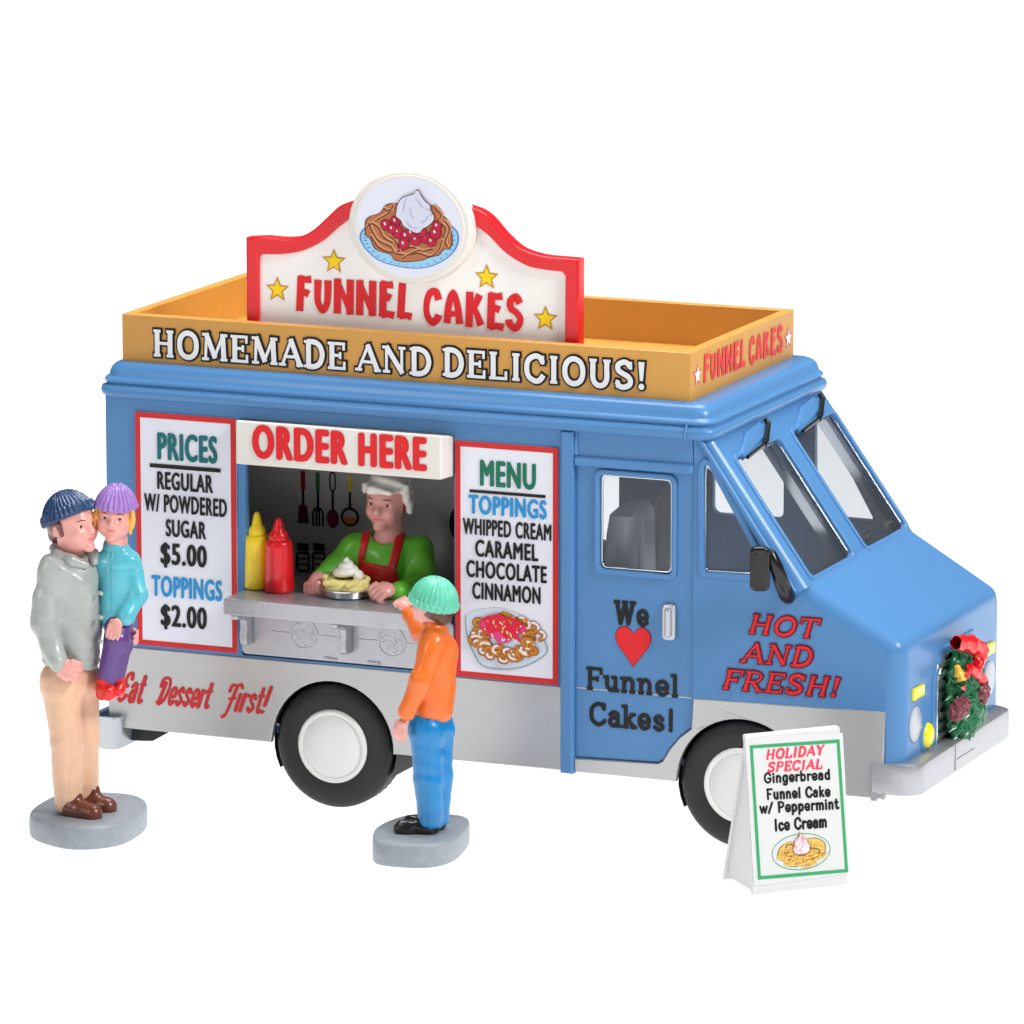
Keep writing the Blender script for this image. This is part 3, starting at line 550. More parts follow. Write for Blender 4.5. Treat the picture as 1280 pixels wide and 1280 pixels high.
pp = cat([(6.008,3.548),(6.037,3.244),(6.14,2.974),(6.333,2.733),(6.732,2.718),(7.086,2.804),(7.38,2.968),(7.49,3.088),(7.468,3.225),(7.35,3.409),(7.145,3.6),(6.703,3.744),(6.26,3.694)], True)
flat(mb, f, pp, .012, 0)
stroke(mb, f, cat([(6.008,3.576),(6.015,3.368),(6.052,3.19),(6.155,2.948),(6.333,2.733),(6.732,2.711),(7.086,2.797),(7.365,2.952),(7.49,3.088),(7.439,3.25),(7.35,3.381)]), .013, .015, 1)
cx, cz = (6.747, 3.273)
for k in range(46):
    t = 2*math.pi*k/46*1.0; rr = .62+.38*rnd.random(); x = cx+.62*rr*math.cos(t)*1.02; z = cz+.36*rr*math.sin(t)-.03; a = rnd.uniform(0, 6.28); q = rnd.uniform(.05, .1)
    p = cat([(x+q*math.cos(a+s)*1.2, z+q*math.sin(a+s)*.8) for s in (0, 1.1, 2.3, 3.4, 4.4)])
    stroke(mb, f, p, .042, .018+.0007*k, 3 if k % 4 else 2, caps=True); stroke(mb, f, p, .026, .0184+.0007*k, 2, caps=True)
    if k % 3: stroke(mb, f, [(u+.01, v+.012) for u, v in p[4:-8]], .02, .0188+.0007*k, 4, caps=True)
rp = cat([(6.289,3.46),(6.334,3.561),(6.511,3.631),(6.644,3.653),(6.762,3.61),(6.939,3.599),(7.056,3.523),(7.13,3.488),(7.101,3.402),(6.983,3.323),(7.027,3.243),(6.983,3.212),(6.88,3.259),(6.835,3.199),(6.703,3.158),(6.599,3.166),(6.555,3.232),(6.452,3.251),(6.407,3.331),(6.304,3.364)], True)
flat(mb, f, rp, .056, 5); flat(mb, f, [(cx-.05+(a-cx)*.55, cz+.02+(b-cz)*.6) for a, b in rp], .058, 5)
for q in ([(6.452,3.251),(6.614,3.348),(6.762,3.249),(6.835,3.213),(6.703,3.158),(6.599,3.166),(6.555,3.232)], [(7.027,3.396),(7.071,3.469),(7.13,3.488),(7.101,3.402)], [(6.297,3.461),(6.363,3.522),(6.393,3.413),(6.334,3.394)]): flat(mb, f, cat(q, True), .06, 6)
for k in range(34):
    q = rp[rnd.randrange(len(rp))]; s = rnd.uniform(.1, .85); x = cx+(q[0]-cx)*s; z = cz+.1+(q[1]-cz-.1)*s
    flat(mb, f, ellp(x, z, rnd.uniform(.012, .026), .014, 8, rnd.uniform(0, 3)), .0615+.0002*k, rnd.choice((7, 8, 8, 4, 4)))
mb.build('dessert_print', ['plate', 'plateline', 'caramel', 'brown', 'sugar', 'berry', 'pink', 'leaf', 'oran'], mbd)
# hatch flap sign
mb = MB(); x0, x1 = 2.0, 5.77
v = [(x0, -.5, 5.94), (x1, -.5, 5.94), (x1, -.5, 6.69), (x0, -.5, 6.69), (x0, .02, 5.91), (x1, .02, 5.91), (x1, .02, 6.6), (x0, .02, 6.6)]
v = [(a-.2 if a == x0 and b > 0 else a, b, c) for a, b, c in v]
mb.add(v, [(0, 1, 2, 3), (5, 4, 7, 6), (1, 5, 6, 2), (4, 0, 3, 7), (3, 2, 6, 7), (4, 5, 1, 0)]); sg = mb.build('hatch_sign', 'cream', truck, bevel=.035)
mb = MB(); sans(mb, SIDE(-.5), 'ORDER HERE', *(2.304, 6.087), (5.515, 5.965)[0], .54, .08); mb.build('lettering', 'redi', sg)
# counter: shelf, brackets, apron
ct = MB(); box(ct, 1.88, 5.72, -.82, 1.4, 3.4, 3.68)
cnt = ct.build('counter', 'silver2', truck, bevel=.03)
for x in (2.0, 3.85, 5.5):
    mb = MB(); sh = [(0, 3.4), (0, 3.3), (-.06, 3.22), (.0, 3.1)]
    pf = [(-.02, 3.4), (-.62, 3.4), (-.66, 3.34), (-.6, 3.27), (-.42, 3.26), (-.3, 3.2), (-.26, 3.08), (-.3, 2.92), (-.28, 2.8), (-.2, 2.74), (-.1, 2.78), (-.02, 2.72)]
    c1, c2 = [(x-.07, y, z) for y, z in pf], [(x+.07, y, z) for y, z in pf]; loft(mb, [c1, c2]); mb.build('bracket', 'silver2', cnt, bevel=.035)
mb = MB(); plate(mb, SIDE(-.02), [rrect(1.84, 2.56, 5.78, 3.42, .1)], .12, 0, .03)
rr = random.Random(2)
for x in (3.02, 4.65):
    tube(mb, [(x+.25*math.cos(t), -.012, 3+.25*math.sin(t)) for t in (2*math.pi*k/30 for k in range(31))], .018, 6, cap=False)
    for k in range(46):
        t = rr.uniform(0, 6.28); q = .22*math.sqrt(rr.random()); a = rr.uniform(0, 6.28); tube(mb, [(x+q*math.cos(t)-.03*math.cos(a), -.012, 3+q*math.sin(t)-.03*math.sin(a)), (x+q*math.cos(t), -.014, 3+q*math.sin(t)), (x+q*math.cos(t)+.03*math.cos(a), -.012, 3+q*math.sin(t)+.03*math.sin(a))], [.008, .016, .008], 6)
    for s in (-1, 1): tube(mb, [(x+s*.25, -.018, 3), (x+s*.6, -.018, 3)], .012, 6)
for x in (3.5, 4.3): tube(mb, [(x-.1, -.03, 2.62), (x+.12, -.03, 2.61)], .025, 8)
mb.build('counter_apron', 'silver2', cnt)
# roof tray
mb = MB(); X0, X1, Y0, Y1 = -.49, 9.91, .25, 5.13
def tr(i, z): return [(x, y, z) for x, y in rrect(X0+i, Y0+i, X1-i, Y1-i, .02, 2)]
loft(mb, [tr(0, 7.42), tr(0, 8.225), tr(.015, 8.24), tr(.16, 8.24), tr(.175, 8.225), tr(.175, 7.52)]); tray = mb.build('roof_tray', 'tray', truck, sharp=30)
f = SIDE(.25); mb = MB()
def homem(g, m, l):
    letters(mb, f, 'HOMEMADE', 'slab', *(0.131, 7.543), (3.695, 7.576)[0], .47, m, g, l); letters(mb, f, 'AND', 'slab', *(3.938, 7.552), (5.265, 7.545)[0], .46, m, g, l); letters(mb, f, 'DELICIOUS!', 'slab', *(5.513, 7.568), (9.121, 7.602)[0], .47, m, g, l)
homem(.034, 1, .01); homem(.0, 0, .03); mb.build('lettering', ['sugar', 'ink'], tray)
f = FRONT(9.91); mb = MB()
letters(mb, f, 'FUNNEL', 'funky', *(0.858, 7.637), (2.752, 7.566)[0], .47, gset=FUNKY); letters(mb, f, 'CAKES', 'funky', *(2.959, 7.608), (4.552, 7.572)[0], .46, gset=FUNKY); mb.build('lettering', 'redi', tray)
for q in ((0.564, 7.822), (4.84, 7.783)):
    mb = MB(); flat(mb, f, starp(q[0], q[1], .2), .008, 1); flat(mb, f, starp(q[0], q[1], .155), .011, 0); mb.build('star_print', ['sugar', 'rose'], tray)
# rooftop sign
fs = SIDE(.6)
outer = [(1.69, 7.5)]+[(1.692, 9.626)]+cat([(2.036, 9.659), (2.364, 9.651), (2.661, 9.689), (2.929, 9.82), (3.197, 10.053), (3.449, 10.271), (3.774, 10.397)])+[(4.113, 10.538), (4.772, 10.736), (5.427, 10.556)]+cat([(5.775, 10.388), (6.006, 10.32), (6.194, 10.196), (6.44, 9.942), (6.728, 9.73), (7.088, 9.637), (7.447, 9.619)])+[(7.784, 9.612), (7.77, 7.5)]
inner = [(1.9, 7.7)]+[(1.913, 9.297)]+cat([(1.974, 9.355), (2.331, 9.376), (2.704, 9.453), (3.076, 9.638), (3.373, 9.886), (3.64, 10.091)])+[(3.964, 10.232), (4.771, 10.439), (5.499, 10.318)]+cat([(5.89, 10.085), (6.151, 9.912), (6.468, 9.634), (6.844, 9.448), (7.16, 9.4), (7.476, 9.386)])+[(7.534, 9.322), (7.52, 7.7)]
mb = MB(); plate(mb, fs, [outer, inner], .28, 0, .035); sign = mb.build('rooftop_sign', 'redp', truck)
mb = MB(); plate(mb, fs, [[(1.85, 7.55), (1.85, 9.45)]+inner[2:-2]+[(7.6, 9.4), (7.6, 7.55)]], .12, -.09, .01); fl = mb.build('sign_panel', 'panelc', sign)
fp = SIDE(.69); mb = MB()
letters(mb, fp, 'FUNNEL', 'funky', *(2.617, 8.412), (4.713, 8.351)[0], .6, gset=FUNKY); letters(mb, fp, 'CAKES', 'funky', *(4.955, 8.339), (6.741, 8.277)[0], .6, gset=FUNKY); mb.build('lettering', 'redi', sign)
for q in ((2.24, 8.756), (3.291, 9.298), (6.089, 9.201), (7.152, 8.566)):
    mb = MB(); flat(mb, fp, starp(q[0], q[1], .23), .008, 1); flat(mb, fp, starp(q[0], q[1], .17), .011, 0); mb.build('star', ['yellow', 'gold'], sign)
fm = SIDE(.4); cx, cz = (4.806, 10.01)
mb = MB(); plate(mb, fm, [ellp(cx, cz, 1.125, .965, 72)], .32, 0, .06); plate(mb, fm, [ellp(cx, cz, 1.01, .885, 72)], .06, .015, .014, 0)
med = mb.build('medallion', 'cream', sign)
M['p_blue'] = pr('plate_blue_print', (150, 200, 232)); M['p_line'] = pr('plate_rim_ink', (70, 130, 185)); M['cake'] = pr('cake_brown_ink', (182, 108, 64)); M['cake2'] = pr('cake_light_ink', (206, 142, 98)); M['cakel'] = pr('cake_line_ink', (84, 38, 30)); M['cher'] = pr('cherry_ink', (186, 18, 56)); M['cher2'] = pr('cherry_dark_ink', (110, 8, 36)); M['crm'] = pr('cream_print_ink', (210, 212, 228)); M['crms'] = pr('cream_fold_ink', (176, 182, 212)); M['shine'] = pr('highlight_ink', (250, 246, 248)); M['paperp'] = pr('medallion_paper', (222, 224, 236))
mb = MB(); LY = dict(paperp=0, p_line=1, p_blue=2, cakel=3, cake=4, cake2=5, cher2=6, cher=7, shine=8, crm=9, crms=10)
flat(mb, fm, ellp(cx, cz, .965, .84, 64), .017, 0)
pl = cat([(3.904,9.809),(4.002,9.958),(4.431,10.144),(4.858,10.205),(5.283,10.193),(5.553,10.101),(5.697,9.984),(5.716,9.825),(5.629,9.641),(5.416,9.467),(5.145,9.353),(4.855,9.317),(4.544,9.344),(4.252,9.416),(4.039,9.565),(3.932,9.703)], True)
flat(mb, fm, pl, .02, 1); pc = np.mean(pl, 0); flat(mb, fm, [tuple(pc+(np.array(p)-pc)*.965) for p in pl], .0215, 2)
for k in range(2, len(pl), 3):
    p = np.array(pl[k]); stroke(mb, fm, [tuple(pc+(p-pc)*.93), tuple(pc+(p-pc)*.86)], .008, .0222, 1)
ck = cat([(4.012,10.067),(4.081,10.151),(4.276,10.225),(4.374,10.356),(4.49,10.399),(4.665,10.408),(4.859,10.401),(5.091,10.405),(5.226,10.404),(5.361,10.376),(5.428,10.255),(5.524,10.171),(5.591,9.978),(5.61,9.801),(5.552,9.69),(5.446,9.666),(5.359,9.571),(5.204,9.526),(5.049,9.463),(4.894,9.436),(4.719,9.417),(4.544,9.442),(4.467,9.528),(4.312,9.563),(4.176,9.618),(4.098,9.766),(4.011,9.833),(4.002,9.94)], True)
flat(mb, fm, ck, .024, 3); kc = np.mean(ck, 0); flat(mb, fm, [tuple(kc+(np.array(p)-kc)*.972) for p in ck], .0255, 4)
lines = [[(4.021,9.96),(4.256,10.117),(4.392,10.196),(4.49,10.273)], [(4.08,10.035),(4.138,9.912),(4.254,9.758),(4.468,9.671),(4.526,9.594)], [(4.139,10.038),(4.255,9.973),(4.352,9.817),(4.507,9.736)], [(4.118,9.821),(4.254,9.65),(4.467,9.573),(4.701,9.622),(4.875,9.677),(5.049,9.625),(5.243,9.672)], [(4.545,9.559),(4.778,9.537),(4.972,9.584),(5.204,9.544),(5.359,9.679),(5.417,9.825)], [(5.264,10.388),(5.399,10.253),(5.341,10.143),(5.476,10.043),(5.437,9.88)], [(5.476,10.15),(5.553,10.012),(5.475,9.829),(5.513,9.724)], [(4.354,10.301),(4.451,10.271),(4.529,10.365)], [(4.7,9.479),(4.856,9.577),(5.011,9.64)], [(4.468,9.842),(4.585,9.741),(4.642,9.601)]]
for k, l in enumerate(lines):
    c = cat(l); stroke(mb, fm, [(a+.015, b+.02) for a, b in c], .026, .027+.0003*k, 5, caps=True); stroke(mb, fm, c, .011, .0275+.0003*k, 3, caps=True)
for k, (x, y, r) in enumerate([(4.392,10.026,0.092),(4.567,10.098,0.089),(4.605,9.921,0.106),(4.76,9.859,0.096),(4.72,9.722,0.092),(4.934,9.815,0.1),(5.108,9.861,0.096),(5.224,9.796,0.085),(5.302,9.944,0.1),(5.331,10.062,0.081),(4.857,9.918,0.087),(5.05,9.947,0.087),(4.508,9.97,0.077)]):
    flat(mb, fm, ellp(x, y, r*1.12, r*1.12, 20), .031+.0012*k, 6); flat(mb, fm, ellp(x, y, r*.96, r*.96, 20), .0314+.0012*k, 7); flat(mb, fm, ellp(x-r*.2, y+r*.25, r*.18, r*.3, 10, .4), .0318+.0012*k, 8)
cr = cat([(4.587,10.279),(4.607,10.387),(4.685,10.499),(4.82,10.56),(4.917,10.592),(4.956,10.651),(5.005,10.642),(5.043,10.572),(5.13,10.47),(5.216,10.403),(5.226,10.315),(5.287,10.229),(5.273,10.139),(5.167,10.043),(5.089,10.003),(5.012,9.927),(4.934,9.919),(4.818,9.97),(4.722,10.027),(4.664,10.122),(4.577,10.189)], True)
flat(mb, fm, cr, .052, 3); rc = np.mean(cr, 0); flat(mb, fm, [tuple(rc+(np.array(p)-rc)*.96) for p in cr], .0535, 9)
for k, l in enumerate([[(4.782,10.504),(4.742,10.413),(4.723,10.286)], [(4.956,10.496),(5.033,10.429),(5.071,10.36)], [(4.858,10.348),(4.858,10.24),(4.916,10.172)], [(5.148,10.346),(5.226,10.297),(5.225,10.225)], [(4.78,10.111),(4.857,10.026),(4.973,10.014)], [(5.051,10.108),(5.128,10.148),(5.167,10.222)]]): stroke(mb, fm, cat(l), .013, .055+.0002*k, 10, caps=True)
mb.build('dessert_print', list(LY), med)
# ------------------------------------------------------------------ sculpting: smooth solids from rounded pieces
def sdcap(P, a, b, r1, r2):
    a = np.array(a, np.float32); b = np.array(b, np.float32); d = b-a; q = P-a
    t = np.clip((q @ d)/max(float(d @ d), 1e-9), 0, 1); return np.linalg.norm(q-t[..., None]*d, axis=-1)-(r1+(r2-r1)*t)
def sdell(P, c, r, fx=None):
    q = P-np.array(c, np.float32)
    if fx is not None: q = q @ np.array(fx, np.float32).T
    r = np.array(r, np.float32); k0 = np.linalg.norm(q/r, axis=-1); k1 = np.linalg.norm(q/(r*r), axis=-1); return k0*(k0-1)/(k1+1e-6)
def smin(a, b, k):
    h = np.clip(.5+.5*(b-a)/k, 0, 1); return b*(1-h)+a*h-k*h*(1-h)
def smax(a, b, k): return -smin(-a, -b, k)
class Sd:
    """a smooth union of pieces; p holds (function of P, blend)"""
    def __init__(s): s.p = []; s.post = []
    def cap(s, a, b, r1, r2=None, k=.1): s.p.append((lambda P: sdcap(P, a, b, r1, r1 if r2 is None else r2), k, 1)); return s
    def ell(s, c, r, fx=None, k=.08): s.p.append((lambda P: sdell(P, c, r, fx), k, 1)); return s
    def cut(s, fn, k=.03): s.p.append((fn, k, -1)); return s
    def both(s, fn, k=.03): s.p.append((fn, k, 0)); return s
    def add(s, o, k=.06): s.p.append((o, k, 1)); return s
    def disp(s, fn): s.post.append(fn); return s
    def __call__(s, P):
        d = None
        for f, k, sg in s.p:
            v = f(P)
            d = v if d is None else smin(d, v, k) if sg == 1 else smax(d, -v, k) if sg == -1 else smax(d, v, k)
        for f in s.post: d = d+f(P)
        return d
def mesh_sd(fn, lo, hi, h):
    lo = np.array(lo, np.float32); N = np.maximum(np.ceil((np.array(hi)-lo)/h).astype(int)+1, 3); V = np.empty(N, np.float32)
    ys, zs = lo[1]+h*np.arange(N[1], dtype=np.float32), lo[2]+h*np.arange(N[2], dtype=np.float32)
    for i0 in range(0, N[0], 16):
        xs = lo[0]+h*np.arange(i0, min(i0+16, N[0]), dtype=np.float32); V[i0:i0+16] = fn(np.stack(np.meshgrid(xs, ys, zs, indexing='ij'), -1))
    s = V < 0; acc = np.zeros((*(N-1), 3), np.float32); cnt = np.zeros(N-1, np.float32); I = [slice(None, -1), slice(1, None)]
    for ax in range(3):
        o = [a for a in range(3) if a != ax]
        for a in (0, 1):
            for b in (0, 1):
                s0 = [None]*3; s1 = [None]*3; s0[ax] = I[0]; s1[ax] = I[1]; s0[o[0]] = s1[o[0]] = I[a]; s0[o[1]] = s1[o[1]] = I[b]
                v0, v1 = V[tuple(s0)], V[tuple(s1)]; c = (v0 < 0) != (v1 < 0); t = np.where(c, v0/np.where(c, v0-v1, 1), 0)
                cnt += c; acc[..., ax] += t*c; acc[..., o[0]] += a*c; acc[..., o[1]] += b*c
    act = cnt > 0; idx = -np.ones(N-1, int); idx[act] = np.arange(act.sum())
    verts = (np.argwhere(act)+acc[act]/cnt[act][:, None])*h+lo; F = []
    for ax in range(3):
        o = [(ax+1) % 3, (ax+2) % 3]; a = [slice(None)]*3; b = [slice(None)]*3; a[ax] = slice(None, -1); b[ax] = slice(1, None); c = s[tuple(a)] != s[tuple(b)]
        w = np.argwhere(c); w = w[(w[:, o[0]] > 0) & (w[:, o[0]] < N[o[0]]-1) & (w[:, o[1]] > 0) & (w[:, o[1]] < N[o[1]]-1)]
        if not len(w): continue
        fl = s[tuple(a)][tuple(w.T)]; q = []
        for da, db in ((-1, -1), (0, -1), (0, 0), (-1, 0)):
            u = w.copy(); u[:, o[0]] += da; u[:, o[1]] += db; q.append(idx[tuple(u.T)])
        q = np.stack(q, 1); q[~fl] = q[~fl][:, ::-1]; F.append(q)
    F = np.concatenate(F); return verts, F[(F >= 0).all(1)]
def sculpt(name, fn, lo, hi, m, parent, h=.03):
    v, f = mesh_sd(fn, np.minimum(lo, hi), np.maximum(lo, hi), h); me = bpy.data.meshes.new(name); me.from_pydata(v.tolist(), [], f.tolist()); me.materials.append(M[m] if isinstance(m, str) else m)
    me.polygons.foreach_set('use_smooth', [True]*len(me.polygons)); o = bpy.data.objects.new(name, me); C.objects.link(o); o.parent = parent; return o
def U3(v): v = np.array(v, float); return v/np.linalg.norm(v)
def frame(f, up=(0, 0, 1)):
    f = U3(f); l = U3(np.cross(up, f)); return np.array([f, l, np.cross(f, l)])         # rows: forward, left, up
def folds(a, sx, sy, sz, ph=0): return lambda P: a*np.sin(P[..., 0]*sx+P[..., 2]*sz*.6+ph)*np.sin(P[..., 2]*sz+P[..., 1]*sy+ph*1.7)
class Head:
    def __init__(s, c, f, up, H): s.c = np.array(c); s.F = frame(f, up); s.H = H
    def p(s, a, b, c): return tuple(s.c+s.H*(np.array([a, b, c]) @ s.F))
    def sd(s, nose=1, neck=None, jaw=1, ears=1):
        p, H, F = s.p, s.H, s.F; d = Sd()
        d.ell(p(-.02, 0, .12), (.47*H, .39*H, .4*H), F, .05); d.ell(p(.12, 0, -.17), (.33*H, .31*H*jaw, .33*H), F, .14*H)
        d.cap(p(.36, .12, .09), p(.36, -.12, .09), .09*H, k=.08*H); d.ell(p(.29, .19, -.15), (.12*H, .1*H, .12*H), F, .1*H); d.ell(p(.29, -.19, -.15), (.12*H, .1*H, .12*H), F, .1*H)
        d.cap(p(.4, 0, .07), p(.5, 0, -.1), .045*H, .075*H*nose, .05*H); d.ell(p(.43, .06, -.11), (.05*H,)*3, F, .04*H); d.ell(p(.43, -.06, -.11), (.05*H,)*3, F, .04*H)
        d.ell(p(.38, 0, -.41), (.1*H, .12*H, .09*H), F, .08*H); d.cap(p(.42, .07, -.225), p(.42, -.07, -.225), .04*H, k=.03*H); d.cap(p(.405, .05, -.275), p(.405, -.05, -.275), .042*H, k=.025*H)
        d.cut(lambda P: sdell(P, p(.48, .16, .01), (.1*H, .085*H, .05*H), F), .06*H); d.cut(lambda P: sdell(P, p(.48, -.16, .01), (.1*H, .085*H, .05*H), F), .06*H)
        if ears:
            for q in (-1, 1): d.ell(p(-.05, q*.37, -.04), (.09*H, .05*H, .13*H), F, .03*H); d.cut(lambda P, q=q: sdell(P, p(-.02, q*.43, -.03), (.05*H, .04*H, .08*H), F), .03*H)
        if neck: d.cap(p(-.08, 0, -.2), neck, .23*H, .26*H, .1*H)
        s.fn = d; return d
    def face(s, parent, eye=M['ink'], brow='brow', lip='lips', lidh=.0, look=0):
        def surf(b, c):
            a = .75
            for _ in range(60):
                v = float(s.fn(np.array([[s.p(a, b, c)]], np.float32))[0, 0]); a -= max(v, 0)/s.H*.8
                if v < .002: break
            return a
        H = s.H
        for q in (-1, 1):
            a = surf(q*.165, .02); e_ = Sd().ell(s.p(a-.01, q*.165, .02), (.025*H, .062*H, .036*H), s.F); cc = np.array(s.p(a, q*.165, .02)); sculpt('eye_white', e_, cc-.09, cc+.09, 'eyewhite', parent, .007)
            a2 = a+.012; e_ = Sd().ell(s.p(a2-.006, q*.165+look, .02), (.022*H, .036*H, .038*H), s.F); cc = np.array(s.p(a2, q*.165+look, .02)); sculpt('eye', e_, cc-.08, cc+.08, 'eyedark', parent, .006)
            P = [(surf(b, z), b, z) for b, z in ((q*.09, .12), (q*.17, .14), (q*.24, .115))]; mb = MB(); tube(mb, [s.p(a-.004, b, z) for a, b, z in P], [.008*H, .016*H, .007*H], 8); mb.build('eyebrow', brow, parent, local=True)
        for z, r in ((-.238, .015), (-.266, .019)):
            P = [(surf(b, z+dz), b, z+dz) for b, dz in ((-.11, .012), (-.05, 0), (0, .004), (.05, 0), (.11, .012))]; mb = MB(); tube(mb, [s.p(a-.004, b, zz) for a, b, zz in P], [.005*H, r*H, r*H, r*H, .005*H], 8); mb.build('lip', lip, parent, local=True)
def hand(d, c, fwd, back, s, curl=1.0, thumb=1, k=.02):
    """palm, four unequal fingers bent at the knuckles and a thumb, added to d"""
    F = frame(fwd, back); c = np.array(c); p = lambda a, b, e: tuple(c+s*(np.array([a, b, e]) @ F))
    d.ell(p(.05, 0, 0), (.42*s, .4*s, .26*s), F, .08*s)
    for j, L in enumerate((.86, 1.0, .95, .76)):
        b = (j-1.5)*.235*thumb; a1 = .3; k1 = (a1+.38*L*math.cos(.5*curl), b*1.05, .1-.38*L*math.sin(.5*curl)); k2 = (k1[0]+.3*L*math.cos(1.5*curl), b, k1[2]-.3*L*math.sin(1.5*curl)); k3 = (k2[0]+.2*L*math.cos(2.4*curl), b, k2[2]-.2*L*math.sin(2.4*curl))
        d.cap(p(a1, b, .1), p(*k1), .135*s, .125*s, .03*s); d.cap(p(*k1), p(*k2), .125*s, .115*s, .015*s); d.cap(p(*k2), p(*k3), .115*s, .1*s, .015*s)
    d.cap(p(-.1, -.36*thumb, -.05), p(.28, -.46*thumb, -.16), .14*s, .125*s, .05*s); d.cap(p(.28, -.46*thumb, -.16), p(.52, -.3*thumb, -.24), .12*s, .1*s, .02*s)
def beanie(hd, tilt, peak=.0, brim=.13, drop=.1, ribs=34, amp=.018, cuff=.05, grow=.07):
    """a ribbed knitted cap over head hd, its rim in the plane through the brow tilted by tilt"""
    H, F = hd.H, hd.F; n = np.array([-math.sin(tilt), 0, math.cos(tilt)]) @ F; o = np.array(hd.p(.0, 0, drop)); cc = np.array(hd.p(-.03, 0, .12)); u = U3(np.cross(n, F[1])); v = np.cross(n, u)
    def ang(P): q = P-cc; return np.arctan2(q @ v, q @ u)
    def base(P): return smin(sdell(P, hd.p(-.03, 0, .13), ((.5+grow)*H, (.42+grow)*H, (.43+grow*.4)*H), F), sdell(P, tuple(np.array(hd.p(-.03, 0, .3))+n*peak*H), (.3*H, .27*H, .27*H), F), .25*H)
    fn = lambda P: smax(base(P)+amp*H*np.cos(ang(P)*ribs), -((P-o) @ n), .03*H)
    def rim(P):
        z = (P-o) @ n; b = sdell(P, hd.p(-.03, 0, .12), ((.5+grow+cuff)*H, (.43+grow+cuff)*H, (.5+grow)*H), F)+amp*1.4*H*np.cos(ang(P)*ribs*.9)
        return smax(b, np.abs(z-brim*H*.5)-brim*H*.5, .05*H)
    return lambda P: smin(fn(P), rim(P), .02*H)
M['eyewhite'] = mat('eye_white_paint', (226, 205, 200), .25); M['eyedark'] = mat('eye_dark_paint', (40, 26, 28), .15, coat=.5); M['brow'] = mat('eyebrow_paint', (110, 66, 54), .4); M['lips'] = mat('lip_paint', (222, 124, 124), .3)
YAW = 0.39848  # camera yaw; figure joints and prop positions below come from image pixels
def slab(name, pts, h, parent, wob=.015):
    c = cat(pts, True, 5); r_ = random.Random(len(pts)); k = np.mean(c, 0); mb = MB()
    ring = lambda s, z: [(k[0]+(a-k[0])*s, k[1]+(b-k[1])*s, z) for a, b in c]
    loft(mb, [ring(.97, 0), ring(1.0, .04), ring(1.005, h*.5), ring(1.0, h-.06), ring(.985, h-.02), ring(.95, h), ring(.5, h+.005)]); return mb.build(name, 'gry', parent, local=True, sharp=60)
# ---- the man
man = thing('person', 'figurine of a man in navy beanie and grey jacket standing left of the truck', 'person', (0.52, -3.29, 0), YAW)
slab('stand', [(-0.968, -0.053), (-0.467, -0.88), (0.074, -1.044), (0.647, -0.662), (0.969, 0.447), (0.735, 1.237), (0.043, 1.466), (-0.619, 1.239)], .4, man)
hd = Head((-0.187, -0.05, 5.301), (.76, -.64, .08), (-.12, 0, 1), .9); b = hd.sd(neck=(-0.225, -0.0, 4.696), nose=.82, jaw=1.05)
S_R, E_R, W_R = (-0.494, -0.34, 4.549), (-0.654, -0.5, 3.69), (-0.412, -0.66, 3.13)
S_L, E_L, W_L = (0.07, 0.3, 4.445), (0.372, 0.42, 3.631), (0.708, 0.12, 3.422)
torso = lambda d, g: d.cap((-0.203, -0.0, 4.344), (-0.246, -0.0, 3.135), .44+g, .43+g, .1).cap((-0.448, -0.24, 4.582), (0.047, 0.26, 4.507), .2+g, .2+g, .2)
arms = lambda d, g, k=.06: d.cap(S_R, E_R, .19+g, .16+g, .14).cap(E_R, W_R, .16+g, .12+g, k).cap(S_L, E_L, .19+g, .16+g, .1).cap(E_L, W_L, .16+g, .11+g, k)
legs = lambda d, g: d.cap((-0.35, -0.12, 2.712), (-0.141, 0.12, 2.659), .34+g, .34+g, .1).cap((-0.376, -0.16, 2.558), (-0.31, -0.14, 1.666), .3+g, .24+g, .14).cap((-0.31, -0.14, 1.666), (-0.286, -0.12, 0.58), .24+g, .19+g, .06).cap((-0.134, 0.18, 2.482), (-0.069, 0.22, 1.583), .28+g, .22+g, .1).cap((-0.069, 0.22, 1.583), (-0.042, 0.24, 0.685), .22+g, .17+g, .06)
torso(b, -.06); arms(b, -.06); legs(b, -.05)
hand(b, (-0.304, -0.72, 3.035), (.92, -.2, -.3), (.1, -1, .1), .38, .9, 1); hand(b, (0.792, 0.06, 3.462), (.5, -.6, -.5), (.5, .7, .5), .26, .8, -1)
body_m = sculpt('body', b, (-1.3, -1.35, .42), (1.35, 1.2, 6.2), 'skin', man, .03); hd.face(body_m)
M['hair_m'] = fig('brown_hair', (110, 56, 50)); hr = Sd().ell(hd.p(-.1, 0, .06), (.43*hd.H, .405*hd.H, .36*hd.H), hd.F); hr.ell(hd.p(-.36, 0, -.18), (.15*hd.H, .26*hd.H, .2*hd.H), hd.F)
for q in (-1, 1): hr.cap(hd.p(.06, q*.365, .1), hd.p(.07, q*.36, -.1), .05*hd.H, k=.05)
sculpt('hair', hr, np.array(hd.c)-.7, np.array(hd.c)+.7, 'hair_m', man, .025)
M['m_hat'] = fig('navy_knit', (32, 62, 104), .26, .1); sculpt('beanie', beanie(hd, .36, .04, .22, .13, 38, .016, .028, .045), np.array(hd.c)-.8, np.array(hd.c)+1.0, 'm_hat', man, .019)
M['m_coat'] = fig('grey_coat_paint', (168, 173, 169), .22)
zc = (-0.221, 0.0, 3.04)[2]
ct = Sd(); torso(ct, .06); arms(ct, .055, .05)
ct.both(lambda P: (zc-.14)-P[..., 2], .03)
ct.disp(folds(.03, 6, 5, 4)).disp(folds(.016, 12, 8, 9, 1.3))
